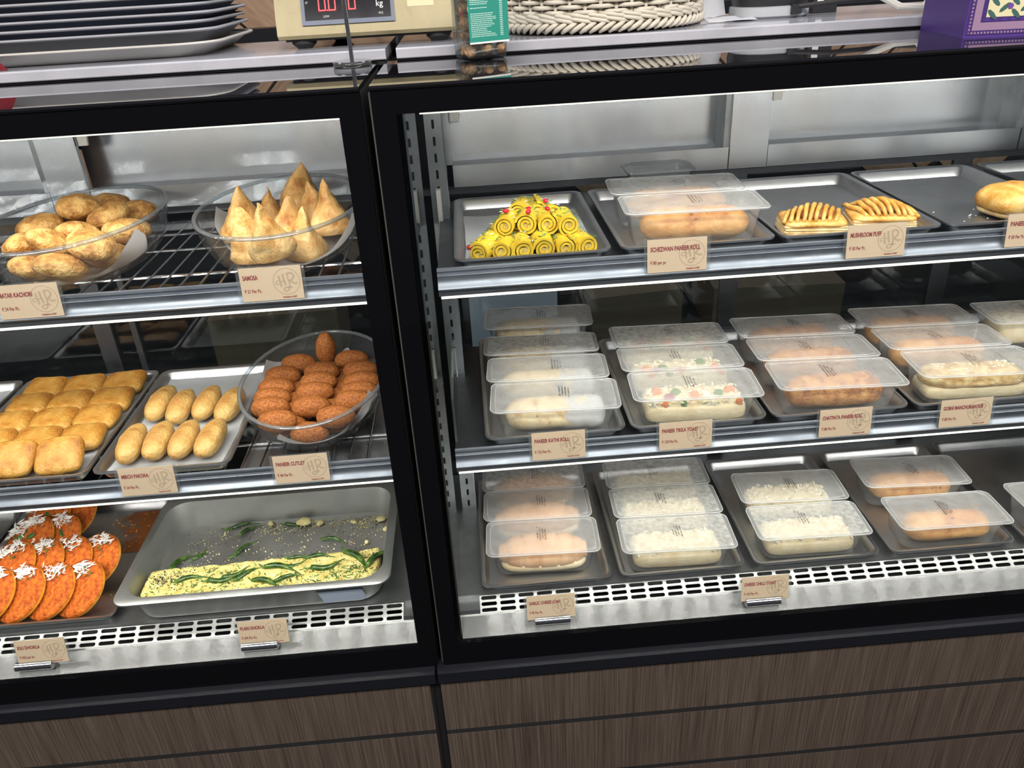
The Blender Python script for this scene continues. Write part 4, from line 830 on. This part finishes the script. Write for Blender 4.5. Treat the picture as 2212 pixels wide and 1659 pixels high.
# dhokla strip
NX, NY = 150, 40; vs = []; fs = []
X0, X1, Y0, Y1 = PX0 + .028, PX1 - .028, PY0 + .028, .196
for j in range(NY + 1):
    for i in range(NX + 1):
        u, v_ = i / NX, j / NY; x = X0 + (X1 - X0) * u; yb = Y1 + .006 * noise.noise(Vector((x * 40, 1, 0))) + .014 * (u - .5); y = Y0 + (yb - Y0) * v_
        h = .040 + .003 * noise.noise(Vector((x * 30, y * 30, 2))) + .0022 * noise.noise(Vector((x * 160, y * 160, 3))); e = min(1, (1 - v_) / .10, u / .012 + .0, (1 - u) / .012, v_ / .02 + .5); h *= max(0.05, e) ** .5
        cdx = max(0, X0 + .045 - x, x - (X1 - .045)); cdy = max(0, Y0 + .045 - y); cr = math.hypot(cdx, cdy)
        if cdx > 0 and cdy > 0 and cr > .045:
            x += (cdx - cdx * .045 / cr) * (1 if x < (X0 + X1) / 2 else -1); y += cdy - cdy * .045 / cr
        vs.append((x, y, PZ + .0035 + h))
fs = [(j * (NX + 1) + i, j * (NX + 1) + i + 1, (j + 1) * (NX + 1) + i + 1, (j + 1) * (NX + 1) + i) for j in range(NY) for i in range(NX)]
n0 = len(vs); ring = [i for i in range(NX + 1)] + [j * (NX + 1) + NX for j in range(1, NY + 1)] + [NY * (NX + 1) + i for i in range(NX - 1, -1, -1)] + [j * (NX + 1) for j in range(NY - 1, 0, -1)]
low = [((X0 + X1) / 2 + (vs[i][0] - (X0 + X1) / 2) * .925, .18 + (vs[i][1] - .18) * .80, PZ + .003) for i in ring]; vs += low
for a in range(len(ring)): b2 = (a + 1) % len(ring); fs.append((ring[a], n0 + a, n0 + b2, ring[b2]))
dk = MB().add(vs, fs).build('plain_dhokla', 'dhokla_yellow', None, True, 180); tag(dk, 'crumbly yellow slab of plain dhokla in the deep pan', 'dhokla')
rn = random.Random(8)
def surf(x, y): return PZ + .0435
pts = [Vector((x, y, surf(x, y) + .0006)) for x, y in [(rn.uniform(X0, X1), Y0 + (Y1 - Y0) * rn.random()) for _ in range(420)]]
pts += [Vector((rn.gauss(X0 + .045, .020), rn.gauss(.150, .014), surf(0, 0) + .001)) for _ in range(260)] + [Vector((rn.gauss(X1 - .03, .014), rn.gauss(.165, .016), surf(0, 0) + .001)) for _ in range(110)]
pts = [p for p in pts if X0 + .004 < p.x < X1 - .004 and p.y < Y1]
stuff(tag(scatter_bits(pts, .0014, 1.3, 2).build('mustard_seeds', 'seed_black'), 'black mustard seeds over the yellow dhokla', 'seeds'))
pts = [Vector((rn.gauss(a, b2), rn.gauss(c_, .016), surf(0, 0) + .001)) for a, b2, c_, q in [(-.42, .06, .140, 170), (-.30, .08, .110, 130), (-.16, .035, .125, 150), (-.50, .05, .11, 50)] for _ in range(q)]
pts = [p for p in pts if Y0 + .004 < p.y < Y1 - .006 and p.x < X1 - .006]
stuff(tag(scatter_bits(pts, .0017, 2.6, 6, .6).build('coriander_leaves', 'herb_green'), 'chopped coriander over the yellow dhokla', 'garnish'))
fz = PZ + .0032
pts = [Vector((rn.uniform(-.55, -.10), rn.uniform(.215, .35), fz)) for _ in range(150)] + [Vector((rn.gauss(-.12, .03), rn.gauss(.335, .02), fz + .001)) for _ in range(150)] + [Vector((rn.gauss(-.30, .09), rn.gauss(.345, .012), fz + .001)) for _ in range(150)]
pts = [p for p in pts if p.x < PX1 - .045 and p.y < PY1 - .036 and p.x > PX0 + .045]
stuff(tag(scatter_bits(pts + [p + Vector((.006, .004, 0)) for p in pts], .0020, 1.0, 9, .9).build('dhokla_crumbs', 'crumb_yellow'), 'yellow dhokla crumbs on the pan bottom', 'crumbs'))
pts = [Vector((rn.uniform(-.54, -.10), rn.uniform(.21, .355), fz)) for _ in range(140)] + [Vector((rn.gauss(-.33, .07), rn.gauss(.345, .012), fz)) for _ in range(140)] + [Vector((rn.gauss(-.13, .03), rn.gauss(.335, .022), fz)) for _ in range(150)]
pts = [p for p in pts if p.x < PX1 - .045 and p.y < PY1 - .036 and p.x > PX0 + .045]
stuff(tag(scatter_bits(pts, .0013, 1.7, 11).build('fallen_mustard_seeds', 'seed_black'), 'black mustard seeds fallen on the pan bottom', 'seeds'))
lumps = blob(.012, .008, .005, 1, 1, .003, 120, 4, 20, 10).mesh('dhokla_lump', 'crumb_yellow', True, 180)
for i, (x, y, s) in enumerate([(-.285, .345, 1.5), (-.25, .34, .9), (-.36, .352, .8), (-.115, .335, 1.0), (-.10, .30, .8), (-.14, .262, .55), (-.175, .335, .7)]): tag(link('dhokla_lump', lumps, None, (x, y, fz), (0, 0, i), (s, s, s)), 'loose lump of yellow dhokla on the pan bottom', 'dhokla', 'loose dhokla lumps')
def chili(L_, r, bend, seed):
    n = 13; pts = []; rad = []
    for i in range(n):
        t = i / (n - 1); pts.append((L_ * (t - .5), bend * math.sin(PI * t), r + .0015 * math.sin(7 * t + seed))); rad.append(max(.0006, r * (.55 + .75 * math.sin(PI * min(1, t * 1.25 + .12)) ** .6) * (1 - t ** 4 * .85)))
    b = MB().tube(pts, rad, 10); s = MB().tube([(-L_ * .5 - .010, 0.002, r + .002), (-L_ * .5 - .004, 0, r), (-L_ * .5 + .002, 0, r)], [.001, .0012, .0028], 7)
    return b.mesh('pod', 'chili_green', True, 180), s.mesh('stem', 'herb_green', True, 180)
ch = [chili(.060, .0037, .010, 0), chili(.046, .0034, -.007, 2), chili(.054, .0032, .004, 4)]
def chillies(lst, z, lab, grp):
    for i, (x, y, a, s) in enumerate(lst):
        t = thing('green_chilli', lab, 'chilli', (x, y, z), (random.uniform(-.2, .2), random.uniform(-.06, .06), R(a)), grp); t.scale = (s * 1.2, s * 1.2, s * 1.2)
        link('pod', ch[i % 3][0], t); link('stem', ch[i % 3][1], t)
chillies([(-.289, .142, -20, 1.1), (-.268, .166, 20, .9), (-.272, .122, 14, .9), (-.312, .104, -32, 1.0), (-.200, .153, 15, 1.2), (-.222, .176, -8, 1.0), (-.148, .150, -55, 1.2), (-.400, .140, 18, 1.1), (-.352, .146, 38, .9), (-.094, .158, 40, 1.0), (-.380, .152, 30, 1.0), (-.262, .178, -12, .8), (-.46, .138, 5, .9)], PZ + .0425, 'glossy green chilli lying on the yellow dhokla', 'green chillies on the dhokla')
chillies([(-.517, .245, 50, 1.0), (-.493, .270, 62, .8), (-.398, .275, 45, 1.0), (-.398, .335, 35, .8), (-.466, .222, 80, .5), (-.42, .352, 8, 1.1), (-.21, .271, -25, .8), (-.30, .352, 15, 1.0)], fz - .0005, 'dark green chilli left on the bare pan bottom', 'green chillies on the pan bottom')

# ------------------------------------------------------------------ price cards
CW, CHh = .091, .0505
card_me = MB().box(-CW / 2, CW / 2, 0, .0009, 0, CHh).mesh('card', 'card_paper')
sleeve = MB().box(-CW / 2 - .005, CW / 2 + .005, -.0011, -.0006, -.001, CHh + .002).box(-CW / 2 - .005, CW / 2 + .005, .0014, .0019, -.001, CHh + .002).mesh('clear_sleeve', 'clear_sleeve')
RZ = [0.0]
def ribbon(mb, pts, wd):
    RZ[0] += .000025
    pts = [Vector((p[0], p[1])) for p in pts]; L_ = []
    for i, p in enumerate(pts):
        d = (pts[min(i + 1, len(pts) - 1)] - pts[max(0, i - 1)]).normalized(); nrm = Vector((-d.y, d.x)); ww = wd[i] if isinstance(wd, list) else wd
        L_.append((p + nrm * ww / 2, p - nrm * ww / 2))
    vs = []; 
    for a, b2 in L_: vs += [(a.x, -.00015 - RZ[0], a.y), (b2.x, -.00015 - RZ[0], b2.y)]
    mb.add(vs, [(2 * i, 2 * i + 1, 2 * i + 3, 2 * i + 2) for i in range(len(pts) - 1)])
def smooth_pts(P_, n=6):
    out = []; P_ = [Vector(p) for p in P_]; Q = [P_[0] * 2 - P_[1]] + P_ + [P_[-1] * 2 - P_[-2]]
    for i in range(1, len(Q) - 2):
        for k in range(n):
            t = k / n; out.append(.5 * ((2 * Q[i]) + (Q[i + 1] - Q[i - 1]) * t + (2 * Q[i - 1] - 5 * Q[i] + 4 * Q[i + 1] - Q[i + 2]) * t * t + (3 * Q[i] - Q[i - 1] - 3 * Q[i + 1] + Q[i + 2]) * t ** 3))
    out.append(P_[-1]); return out
em = MB(); er = .0195
def E_(P_, wd, sm=True): ribbon(em, [(p[0] * er, p[1] * er) for p in (smooth_pts(P_) if sm else P_)], wd * er)
E_([(math.cos(a), math.sin(a)) for a in [2 * PI * k / 40 + .05 for k in range(41)]], .055, False)
E_([(-.54, .48), (-.50, .10), (-.42, -.40)], .15); E_([(-.24, .60), (-.19, .15), (-.10, -.30)], .16)
E_([(-.20, .06), (-.40, .02), (-.62, .08), (-.80, .02), (-.82, -.12), (-.70, -.20), (-.60, -.12)], .07)
E_([(.10, .60), (.14, .20), (.20, -.25), (.10, -.62), (-.10, -.76), (-.26, -.66), (-.20, -.50), (.05, -.44), (.40, -.46)], .10)
E_([(.02, .56), (.30, .64), (.52, .55), (.56, .32), (.40, .12), (.18, .04)], .13); E_([(.20, .05), (.40, -.06), (.60, -.18), (.82, -.14)], .12)
emblem_me = em.mesh('emblem', 'card_emblem')
_dg = None
def text_mesh(s, size, sx, mat, bold=0.0, sy=1.0):
    c_ = bpy.data.curves.new('txt', 'FONT'); c_.body = s; c_.size = size; c_.offset = bold; c_.resolution_u = 3; c_.fill_mode = 'FRONT'
    o = bpy.data.objects.new('txt', c_); C.objects.link(o); dg = bpy.context.evaluated_depsgraph_get(); dg.update()
    me = bpy.data.meshes.new_from_object(o.evaluated_get(dg)); C.objects.unlink(o); bpy.data.objects.remove(o); bpy.data.curves.remove(c_)
    me.transform(Matrix(((sx, 0, 0, 0), (0, 0, -1, 0), (0, sy, 0, 0), (0, 0, 0, 1)))); me.materials.clear(); me.materials.append(MATS[mat]); return me
gst_me = text_mesh('*Inclusive of GST', .0036, .85, 'print_red', .00012)
tube_me = MB().loft([[(x, .0092 * math.cos(a), .0088 + .0088 * math.sin(a)) for a in [2 * PI * k / 20 for k in range(20)]] for x in (-.033, .033)]).mesh('holder_tube', 'chrome', True, 40)
def card(words, price, x, y, z, lean, label, holder=None, tw=None, up=0.0):
    t = thing('price_card', label, 'price card', (x, y, z), (0, 0, 0), 'price cards')
    m = Matrix.Translation((0, 0, up)) @ Matrix.Rotation(R(-lean), 4, 'X')
    def L_(nm, me, off): o = link(nm, me, t); o.matrix_local = m @ Matrix.Translation(off); return o
    L_('card', card_me, (0, 0, 0)); L_('clear_sleeve', sleeve, (0, 0, 0)); L_('emblem', emblem_me, (.0225, 0, .0270))
    me = text_mesh(words, .0078, .60, 'print_red', .00026, 1.20)
    xs_ = [v_.co.x for v_ in me.vertices]; wd = max(xs_) - min(xs_)
    if tw: me.transform(Matrix.Diagonal((tw / wd, 1, 1, 1)))
    L_('lettering', me, (-CW / 2 + .0045, -.0005, .0325)); L_('lettering', text_mesh(price, .0066, .78, 'print_red', .00012, 1.12), (-CW / 2 + .0045, -.0004, .0130)); L_('lettering', gst_me, (.0135, -.0004, .0026))
    if holder is not None:
        o = link('holder_tube', tube_me, t, (holder, 0, 0)); 
    return t
RU = '\u20b9'
for z_, lst in ((1.103, [('MATAR KACHORI', '24 Per Pc.', -.522), ('SAMOSA', '21 Per Pc.', -.168)]), (.774, [('MIRCH PAKORA', '34 Per Pc.', -.437), ('PANEER CUTLET', '48 Per Pc.', -.182)]),
                (1.102, [('SCHEZWAN PANEER ROLL', '80 per pc', .441), ('MUSHROOM PUFF', '50 Per Pc.', .748), ('PANEER PUFF', '50 Per Pc.', .998)]), (.779, [('PANEER KATHI ROLL', '132 Per Pc.', .253), ('PANEER TIKKA TOAST', '130 Per Pc.', .471), ('CHATPATA PANEER ROLL', '88 Per Pc.', .749), ('GOBHI MANCHURIAN SUB', '80 Per Pc.', .961)])):
    for words, pr, x in lst:
        card(words, RU + ' ' + pr, x, .0405, z_ - .0275, 8, 'beige price card reading %s clipped on a shelf rail' % words.title(), None, .076 if words.startswith('SCHEZ') else .0037 * len(words) - .001 * (len(words) > 16) * 4)
for words, pr, x, hx, zz in [('IDLI DHOKLA', '420 per kg', -.716, -.018, .3915), ('PLAIN DHOKLA', '294 Per Kg.', -.310, -.010, .3915), ('GARLIC CHEESE LOAF', '90 Per Pc.', .228, .002, .3915), ('CHEESE CHILLI TOAST', '130 Per Pc.', .638, -.004, .3915)]:
    card(words, RU + ' ' + pr, x, .022, zz + .001, 12, 'beige price card reading %s in a chrome tube holder' % words.title(), hx, .0037 * len(words) - .001 * (len(words) > 16) * 8, .012)

# ------------------------------------------------------------------ things on the counter
ZM = 1.391
# stack of serving trays
TW, TD = .46, .34
def serving(matb, matr, z, dx, dy, rz, lab, h=.022):
    t = thing('serving_tray', lab, 'tray', (-.492 + dx, .515 + dy, z), (0, 0, rz), 'stacked serving trays')
    MB().loft([rrect(TW - .07, TD - .07, .05, 0, 6), rrect(TW - .02, TD - .02, .06, h - .004, 6), rrect(TW - .004, TD - .004, .065, h - .002, 6), rrect(TW - .012, TD - .012, .06, h - .001, 6), rrect(TW - .03, TD - .03, .055, h - .006, 6), rrect(TW - .075, TD - .075, .045, .003, 6)]).build('tray_body', matb, t, True, 50)
    rl = []
    for k in range(7):
        a = 2 * PI * k / 6; rl.append(rrect(TW - .004 + .007 * math.cos(a), TD - .004 + .007 * math.cos(a), .066, h - .001 + .0028 * math.sin(a), 6))
    MB().loft(rl, False, False).build('rim', matr, t, True, 180); return t
labs = ['pale serving tray at the bottom of the stack', 'grey serving tray second from the bottom of the stack', 'grey serving tray third from the bottom of the stack', 'grey serving tray in the middle of the stack', 'grey serving tray third from the top of the stack', 'grey serving tray second from the top of the stack', 'grey serving tray at the top of the stack']
for k in range(7): serving('tray_pale' if k == 0 else 'tray_grey', 'tray_pale' if k == 0 else 'tray_rim_grey', ZM + (0 if k == 0 else .0065 + .0128 * k), [0, -.006, -.010, -.006, -.012, -.010, -.014][k], [0, .006, .004, .008, .006, .01, .008][k], [0, .01, -.006, .008, -.004, .006, 0][k], labs[k])
tag(MB().add([(-.64, .335, ZM + .001), (-.585, .318, ZM + .001), (-.60, .315, ZM + .022), (-.64, .325, ZM + .022), (-.64, .337, ZM + .001), (-.585, .320, ZM + .001), (-.60, .317, ZM + .022), (-.64, .327, ZM + .022)], [(0, 1, 2, 3), (7, 6, 5, 4), (0, 4, 5, 1), (1, 5, 6, 2), (2, 6, 7, 3), (3, 7, 4, 0)]).build('red_packet', 'red_packet'), 'dark red packet tucked against the pale bottom tray', 'packet')
# scale
SX, SY = -.012, .375
t = thing('weighing_scale', 'cream weighing scale with a red digit display', 'scale', (SX, SY, ZM), (0, 0, R(-1)))
bm = MB().loft([[(x, .004, .016), (x, -.002, .022), (x, .004, .046), (x, .030, .115), (x, .20, .115), (x, .20, .016)] for x in (-.152, -.148, .142, .146)]); bm.build('housing', 'scale_cream', t, True, 40)
def on_face(u, h, d=0.0): 
    k = (h - .046) / (.115 - .046); return (u, .004 + .026 * k - .0012 - d, h)
def face_quad(u0, u1, h0, h1, d0, mat, nm, par):
    a = [on_face(u0, h0, d0), on_face(u1, h0, d0), on_face(u1, h1, d0), on_face(u0, h1, d0)]; b2 = [(p[0], p[1] + .003, p[2]) for p in a]
    return MB().add(a + b2, [(0, 1, 2, 3), (7, 6, 5, 4), (0, 4, 5, 1), (1, 5, 6, 2), (2, 6, 7, 3), (3, 7, 4, 0)]).build(nm, mat, par)
face_quad(-.108, .046, .0365, .108, .001, 'scale_bezel', 'bezel', t); scr = face_quad(-.102, .040, .0435, .104, .0016, 'scale_screen', 'screen', t)
seg = {'0': 'abcdef', '1': 'bc'}
for k, dgt in enumerate('0010'):
    u0 = -.078 + k * .0165; h0 = .0575; w_, h_ = .0105, .024
    S_ = {'a': (0, h_, w_, h_), 'd': (0, 0, w_, 0), 'g': (0, h_ / 2, w_, h_ / 2), 'f': (0, h_ / 2, 0, h_), 'b': (w_, h_ / 2, w_, h_), 'e': (0, 0, 0, h_ / 2), 'c': (w_, 0, w_, h_ / 2)}
    mb = MB()
    for s_ in seg[dgt]:
        a, b2, c_, d_ = S_[s_]; q = .0009
        lo = [on_face(u0 + min(a, c_) - q, h0 + min(b2, d_) - q, .0024), on_face(u0 + max(a, c_) + q, h0 + min(b2, d_) - q, .0024), on_face(u0 + max(a, c_) + q, h0 + max(b2, d_) + q, .0024), on_face(u0 + min(a, c_) - q, h0 + max(b2, d_) + q, .0024)]
        mb.add(lo, [(0, 1, 2, 3)])
    if k == 0: mb.add([on_face(u0 + .0128, h0 - .001, .0024), on_face(u0 + .0146, h0 - .001, .0024), on_face(u0 + .0146, h0 + .001, .0024), on_face(u0 + .0128, h0 + .001, .0024)], [(0, 1, 2, 3)])
    mb.build('digit', 'digit_red', scr)
kg = text_mesh('kg', .014, .95, 'print_white', .0001); o = link('lettering', kg, scr); o.matrix_local = Matrix.Translation(on_face(.016, .0595, .002)) @ Matrix.Rotation(R(-20), 4, 'X')
for tx, u, h in (('LOW', -.072, .0470), ('PCS', .020, .0478), ('ST', -.1, .0685)):
    o = link('lettering', text_mesh(tx, .0048, .9, 'print_white'), scr); o.matrix_local = Matrix.Translation(on_face(u, h, .002)) @ Matrix.Rotation(R(-20), 4, 'X')
face_quad(.068, .112, .056, .112, -.0008, 'scale_bezel', 'side_slot', t).data.materials[0] = MATS['cream_print']
for fx, fy in ((-.115, .03), (.115, .03), (-.07, .16), (.115, .16)): MB().loft([[(fx + r_ * math.cos(2 * PI * k / 16), fy + r_ * math.sin(2 * PI * k / 16), z) for k in range(16)] for r_, z in ((.012, .0), (.021, .008), (.021, .020))]).build('foot', 'rubber_black', t, True, 40)
MB().box(-.142, .138, .012, .195, .012, .018).build('underside', 'rubber_black', t)
# rod stand
t = thing('rod_stand', 'thin metal rod on a clear round acrylic base', 'stand', (-.030, .245, ZT))
MB().loft([[(r_ * math.cos(2 * PI * k / 32), r_ * math.sin(2 * PI * k / 32), z) for k in range(32)] for r_, z in ((.029, 0), (.030, .002), (.030, .0075), (.028, .0095))]).build('base', 'acrylic', t, True, 40)
MB().tube([(0, 0, .003), (-.001, .004, .10), (-.003, .012, .30)], .0034, 10).build('rod', 'chrome', t, True)
# jar of nuts
t = thing('glass_jar', 'square glass jar with teal label beside the wicker basket', 'jar', (.170, .262, ZT), (0, 0, R(24)))
MB().loft([rrect(.058, .058, .010, 0), rrect(.066, .066, .012, .004), rrect(.068, .068, .012, .02), rrect(.068, .068, .012, .105), rrect(.05, .05, .02, .118)], True, False).build('glass_body', 'jar_glass', t, True, 50)
MB().loft([rrect(.060, .060, .010, .006), rrect(.061, .061, .010, .105)], True, False).build('inner_glass', 'jar_glass', t, True, 50)
lb = MB().box(-.0335, .0335, -.0352, -.0345, .026, .093).build('label', 'label_teal', t)
MB().box(-.0335, .0335, -.0354, -.0347, .0235, .026).build('label_edge', 'coconut_white', t)
rn = random.Random(2); mb = MB(); zz = .088
while zz > .032:
    x = -.030
    if rn.random() < .84:
        L_ = rn.uniform(.022, .042)
        while x < -.030 + L_:
            ww = rn.uniform(.0015, .004); mb.add([(x, -.03535, zz), (x + ww, -.03535, zz), (x + ww, -.03535, zz + .0011), (x, -.03535, zz + .0011)], [(0, 1, 2, 3)]); x += ww + .0007
    mb.add([(.019, -.03535, zz), (.024, -.03535, zz), (.024, -.03535, zz + .0011), (.019, -.03535, zz + .0011)], [(0, 1, 2, 3)])
    zz -= .0026
mb.build('label_print', 'label_line', lb)
nutm = [blob(.011, .010, .0095, 1, 1, .002, 120, s, 16, 10).mesh('nut', 'nut_brown', True, 180) for s in range(3)]
rn = random.Random(5); rot = Matrix.Translation((.170, .262, ZT)) @ Matrix.Rotation(R(24), 4, 'Z'); q = 0
for lz in range(5):
    for ix in (-1, 0, 1):
        for iy in (-1, 0, 1):
            if ix == 0 and iy == 0: continue
            p = rot @ Vector((ix * .0185 + rn.uniform(-.002, .002), iy * .0185 + rn.uniform(-.002, .002), .008 + lz * .0185)); q += 1
            tag(link('nut', nutm[q % 3], None, p, (rn.uniform(0, 1), rn.uniform(0, 1), rn.uniform(0, 6)), (.9, .9, .9)), 'brown round nut in the ' + ['bottom layer of the glass jar, below the label', 'second layer of the glass jar', 'middle layer of the glass jar', 'fourth layer of the glass jar', 'top layer of the glass jar'][lz], 'nut', 'nuts in the glass jar')
# wicker basket
BXc, BYc, BR = .395, .492, .182
t = thing('wicker_basket', 'large round white wicker basket', 'basket', (BXc, BYc, ZM)); NS = 44
MB().loft([[((BR - .014 + .10 * z) * math.cos(2 * PI * k / 48), (BR - .014 + .10 * z) * math.sin(2 * PI * k / 48), z) for k in range(48)] for z in (.004, .16)], True, False).build('lining', 'wicker_dark', t, True, 180)
stake = MB().tube([(BR - .008, 0, .004), (BR - .008 + .013, 0, .16)], .0030, 6).mesh('stake', 'wicker', True)
for k in range(NS): link('stake', stake, t, None, (0, 0, 2 * PI * k / NS))
def strand(ph, z, amp, r, dz=0.0):
    n = NS * 6; pts = []
    for i in range(n + 1):
        a = 2 * PI * i / n; rr_ = BR - .006 + .082 * z + amp * math.cos(a * NS / 2 + ph); pts.append((rr_ * math.cos(a), rr_ * math.sin(a), z + dz * math.sin(a * NS / 2 + ph)))
    mb = MB(); mb.tube(pts, r, 7, False); return mb
for k in range(16): strand(0 if k % 2 else PI, .034 + k * .0081, .0052, .0036).build('weave_strand', 'wicker', t, True, 180)
def braid(z, rad, n, lean_, mat='wicker', r=.0042, rise=.008, out=.0):
    one = MB().tube([(rad - .004, -.012 * lean_, z - rise), (rad + .002 + out, -.004 * lean_, z - rise * .35), (rad + .003 + out, .005 * lean_, z + rise * .35), (rad - .003, .014 * lean_, z + rise)], [r * .7, r, r, r * .7], 7).mesh('braid_strand', mat, True, 180)
    for k in range(n): link('braid_strand', one, t, None, (0, 0, 2 * PI * k / n))
braid(.0115, BR + .001, 72, 1.0, r=.0040, rise=.0075); braid(.0225, BR - .001, 40, -2.0, r=.0036, rise=.0045); braid(.0285, BR - .001, 40, -2.0, r=.0036, rise=.0045)
# loose papers, label printer, cables
def crumple(name, lab, xa, xb, ya, yb, z, hz, seed, mat, cat):
    N = 16; vs = []
    for j in range(N + 1):
        for i in range(N + 1):
            x = xa + (xb - xa) * i / N; y = ya + (yb - ya) * j / N; vs.append((x, y, z + hz * (.5 * j / N + .8 * abs(noise.noise(Vector((x * 18, y * 18, seed)))))))
    return tag(MB().add(vs, [(j * (N + 1) + i, j * (N + 1) + i + 1, (j + 1) * (N + 1) + i + 1, (j + 1) * (N + 1) + i) for j in range(N) for i in range(N)]).build(name, mat, None, True, 30), lab, cat)
crumple('crumpled_paper', 'crumpled pale paper between the basket and the black device', .588, .634, .50, .615, ZM + .002, .09, 3, 'paper_white', 'paper')
crumple('paper_slip', 'flat paper slip lying beside the wicker basket', .575, .66, .40, .46, ZM + .001, .006, 5, 'paper_white', 'paper')
t = thing('label_printer', 'rounded black device with a grey base on the marble', 'device', (.705, .475, ZM))
MB().loft([rrect(.125, .11, .045, .0), rrect(.135, .12, .05, .004), rrect(.135, .12, .05, .018), rrect(.128, .115, .05, .020)]).build('base', 'device_grey', t, True, 40)
MB().loft([rrect(.128, .115, .05, .020), rrect(.132, .118, .05, .03), rrect(.12, .11, .045, .10)]).build('body', 'device_black', t, True, 40)
MB().box(.018, .036, -.066, -.055, .006, .022).build('plug', 'device_black', t)
tag(MB().tube([(.735, .412, ZM + .018), (.80, .405, ZM + .022), (.86, .42, ZM + .022), (.93, .45, ZM + .022), (1.02, .48, ZM + .03)], .0042, 8).build('black_cable', 'rubber_black', None, True), 'thick black cable running from the black device', 'cable')
tag(MB().tube([(.83, .47, ZM + .060), (.86, .43, ZM + .040), (.90, .375, ZM + .010), (.935, .365, ZM + .008), (.955, .38, ZM + .022), (.97, .39, ZM + .06)], .0060, 8).build('white_cable', 'cable_white', None, True), 'looped off white cable beside the purple box', 'cable')
t = thing('cable_adapter', 'small black adapter block with a white sticker among the cables', 'adapter', (.815, .50, ZM)); MB().box(-.025, .02, -.02, .03, 0, .075).build('block', 'device_black', t); MB().box(-.018, -.006, -.0206, -.0202, .012, .06).build('sticker', 'print_white', t)
# purple gift box
t = thing('gift_box', 'purple gift box with a floral front panel', 'box', (.862, .112, ZT), (0, 0, R(-9)))
MB().loft([rrect(.26, .17, .003, 0, 2, .13, .085), rrect(.26, .17, .003, .15, 2, .13, .085)]).build('carton', 'purple_card', t)
def pan_(x0_, x1_, z0_, z1_, d, mat, nm, par): return MB().box(x0_, x1_, -.0006 - d, .0, z0_, z1_).build(nm, mat, par)
pan_(.003, .257, .0035, .147, .0002, 'purple_dark', 'front_print', t)
b1 = pan_(.010, .25, .0095, .14, .0005, 'pink_print', 'pink_border', t); b2 = pan_(.020, .24, .020, .13, .0008, 'purple_dark', 'dark_border', t); b3 = pan_(.026, .234, .0265, .125, .0011, 'cream_print', 'cream_panel', t)
mb = MB()
for k in range(56): mb.box(.005 + k * .0045, .0075 + k * .0045, -.0012, -.0006, .005, .0075)
for k in range(30): mb.box(.005, .0075, -.0012, -.0006, .005 + k * .0047, .0075 + k * .0047)
mb.build('dotted_border', 'pink_print', t)
mb = MB()
for k in range(18):
    x = .022 + k * .012; mb.add([(x, -.0018, .0215), (x + .012, -.0018, .0215), (x + .006, -.0018, .0255)], [(0, 1, 2)])
mb.build('zigzag', 'purple_card', b2)
rn = random.Random(14); lf = MB(); fw = MB()
def leaf_(cx, cz, a, L_): 
    n = 8; pts = []
    for i in range(n): q = 2 * PI * i / n; u, v_ = L_ * math.cos(q), L_ * .36 * math.sin(q); pts.append((cx + u * math.cos(a) - v_ * math.sin(a), -.0021, cz + u * math.sin(a) + v_ * math.cos(a)))
    lf.add(pts, [tuple(range(n))])
for k in range(7):
    bx, bz = .040 + k * .030, .030
    for s_ in range(8): leaf_(bx + (.007 if s_ % 2 else -.007) + .002 * math.sin(k * 2 + s_), bz + s_ * .0085, (.75 if s_ % 2 else 2.35), .0088)
for k, (cx, cz, r_) in enumerate([(.088, .050, .013), (.150, .060, .014), (.036, .068, .010), (.110, .095, .012), (.20, .05, .012), (.056, .040, .004), (.096, .034, .005)]):
    for p_ in range(6): a = 2 * PI * p_ / 6; fw.add([(cx + r_ * .55 * math.cos(a) + r_ * .48 * math.cos(2 * PI * i / 8), -.0024 - .00005 * p_, cz + r_ * .55 * math.sin(a) + r_ * .48 * math.sin(2 * PI * i / 8)) for i in range(8)], [tuple(range(8))])
lf.build('leaf_print', 'leaf_print', b3); fw.build('flower_print', 'flower_print', b3)

# ------------------------------------------------------------------ dim things behind the rear glass
def carton(lab, x, y, z, w_, d_, h_, mat, rz=0):
    t = thing('storage_carton', lab, 'carton', (x, y, z), (0, 0, rz), 'cartons behind the rear glass')
    MB().loft([rrect(w_, d_, .004, 0, 2), rrect(w_, d_, .004, h_, 2)]).build('carton_body', mat, t); MB().box(-w_ / 2 - .001, w_ / 2 + .001, -.02, .02, h_ - .03, h_ + .001).build('tape', 'cream_print', t); return t
bench = thing('rear_bench', 'low dark bench behind the rear glass doors', 'bench', (.3, 1.06, FLOOR)); MB().box(-1.6, 1.4, -.20, .20, .74, .78).build('bench_top', 'steel_dark', bench)
for lx in (-1.5, 1.3): MB().box(lx - .03, lx + .03, -.18, .18, 0, .74).build('leg', 'steel_dark', bench)
carton('pale blue crate seen through the rear glass near the kathi boxes', .20, 1.02, FLOOR + .78, .30, .25, .26, 'crate_blue_white'); carton('brown carton seen through the rear glass behind the tikka toasts', .56, 1.03, FLOOR + .78, .26, .25, .16, 'cardboard', .1); carton('wide brown carton seen through the rear glass behind chatpata rolls', .98, 1.05, FLOOR + .78, .36, .28, .15, 'cardboard', -.08); carton('dark carton seen through the rear glass behind the cutlet bowl', -.42, 1.02, FLOOR + .78, .34, .25, .18, 'cardboard', .05)
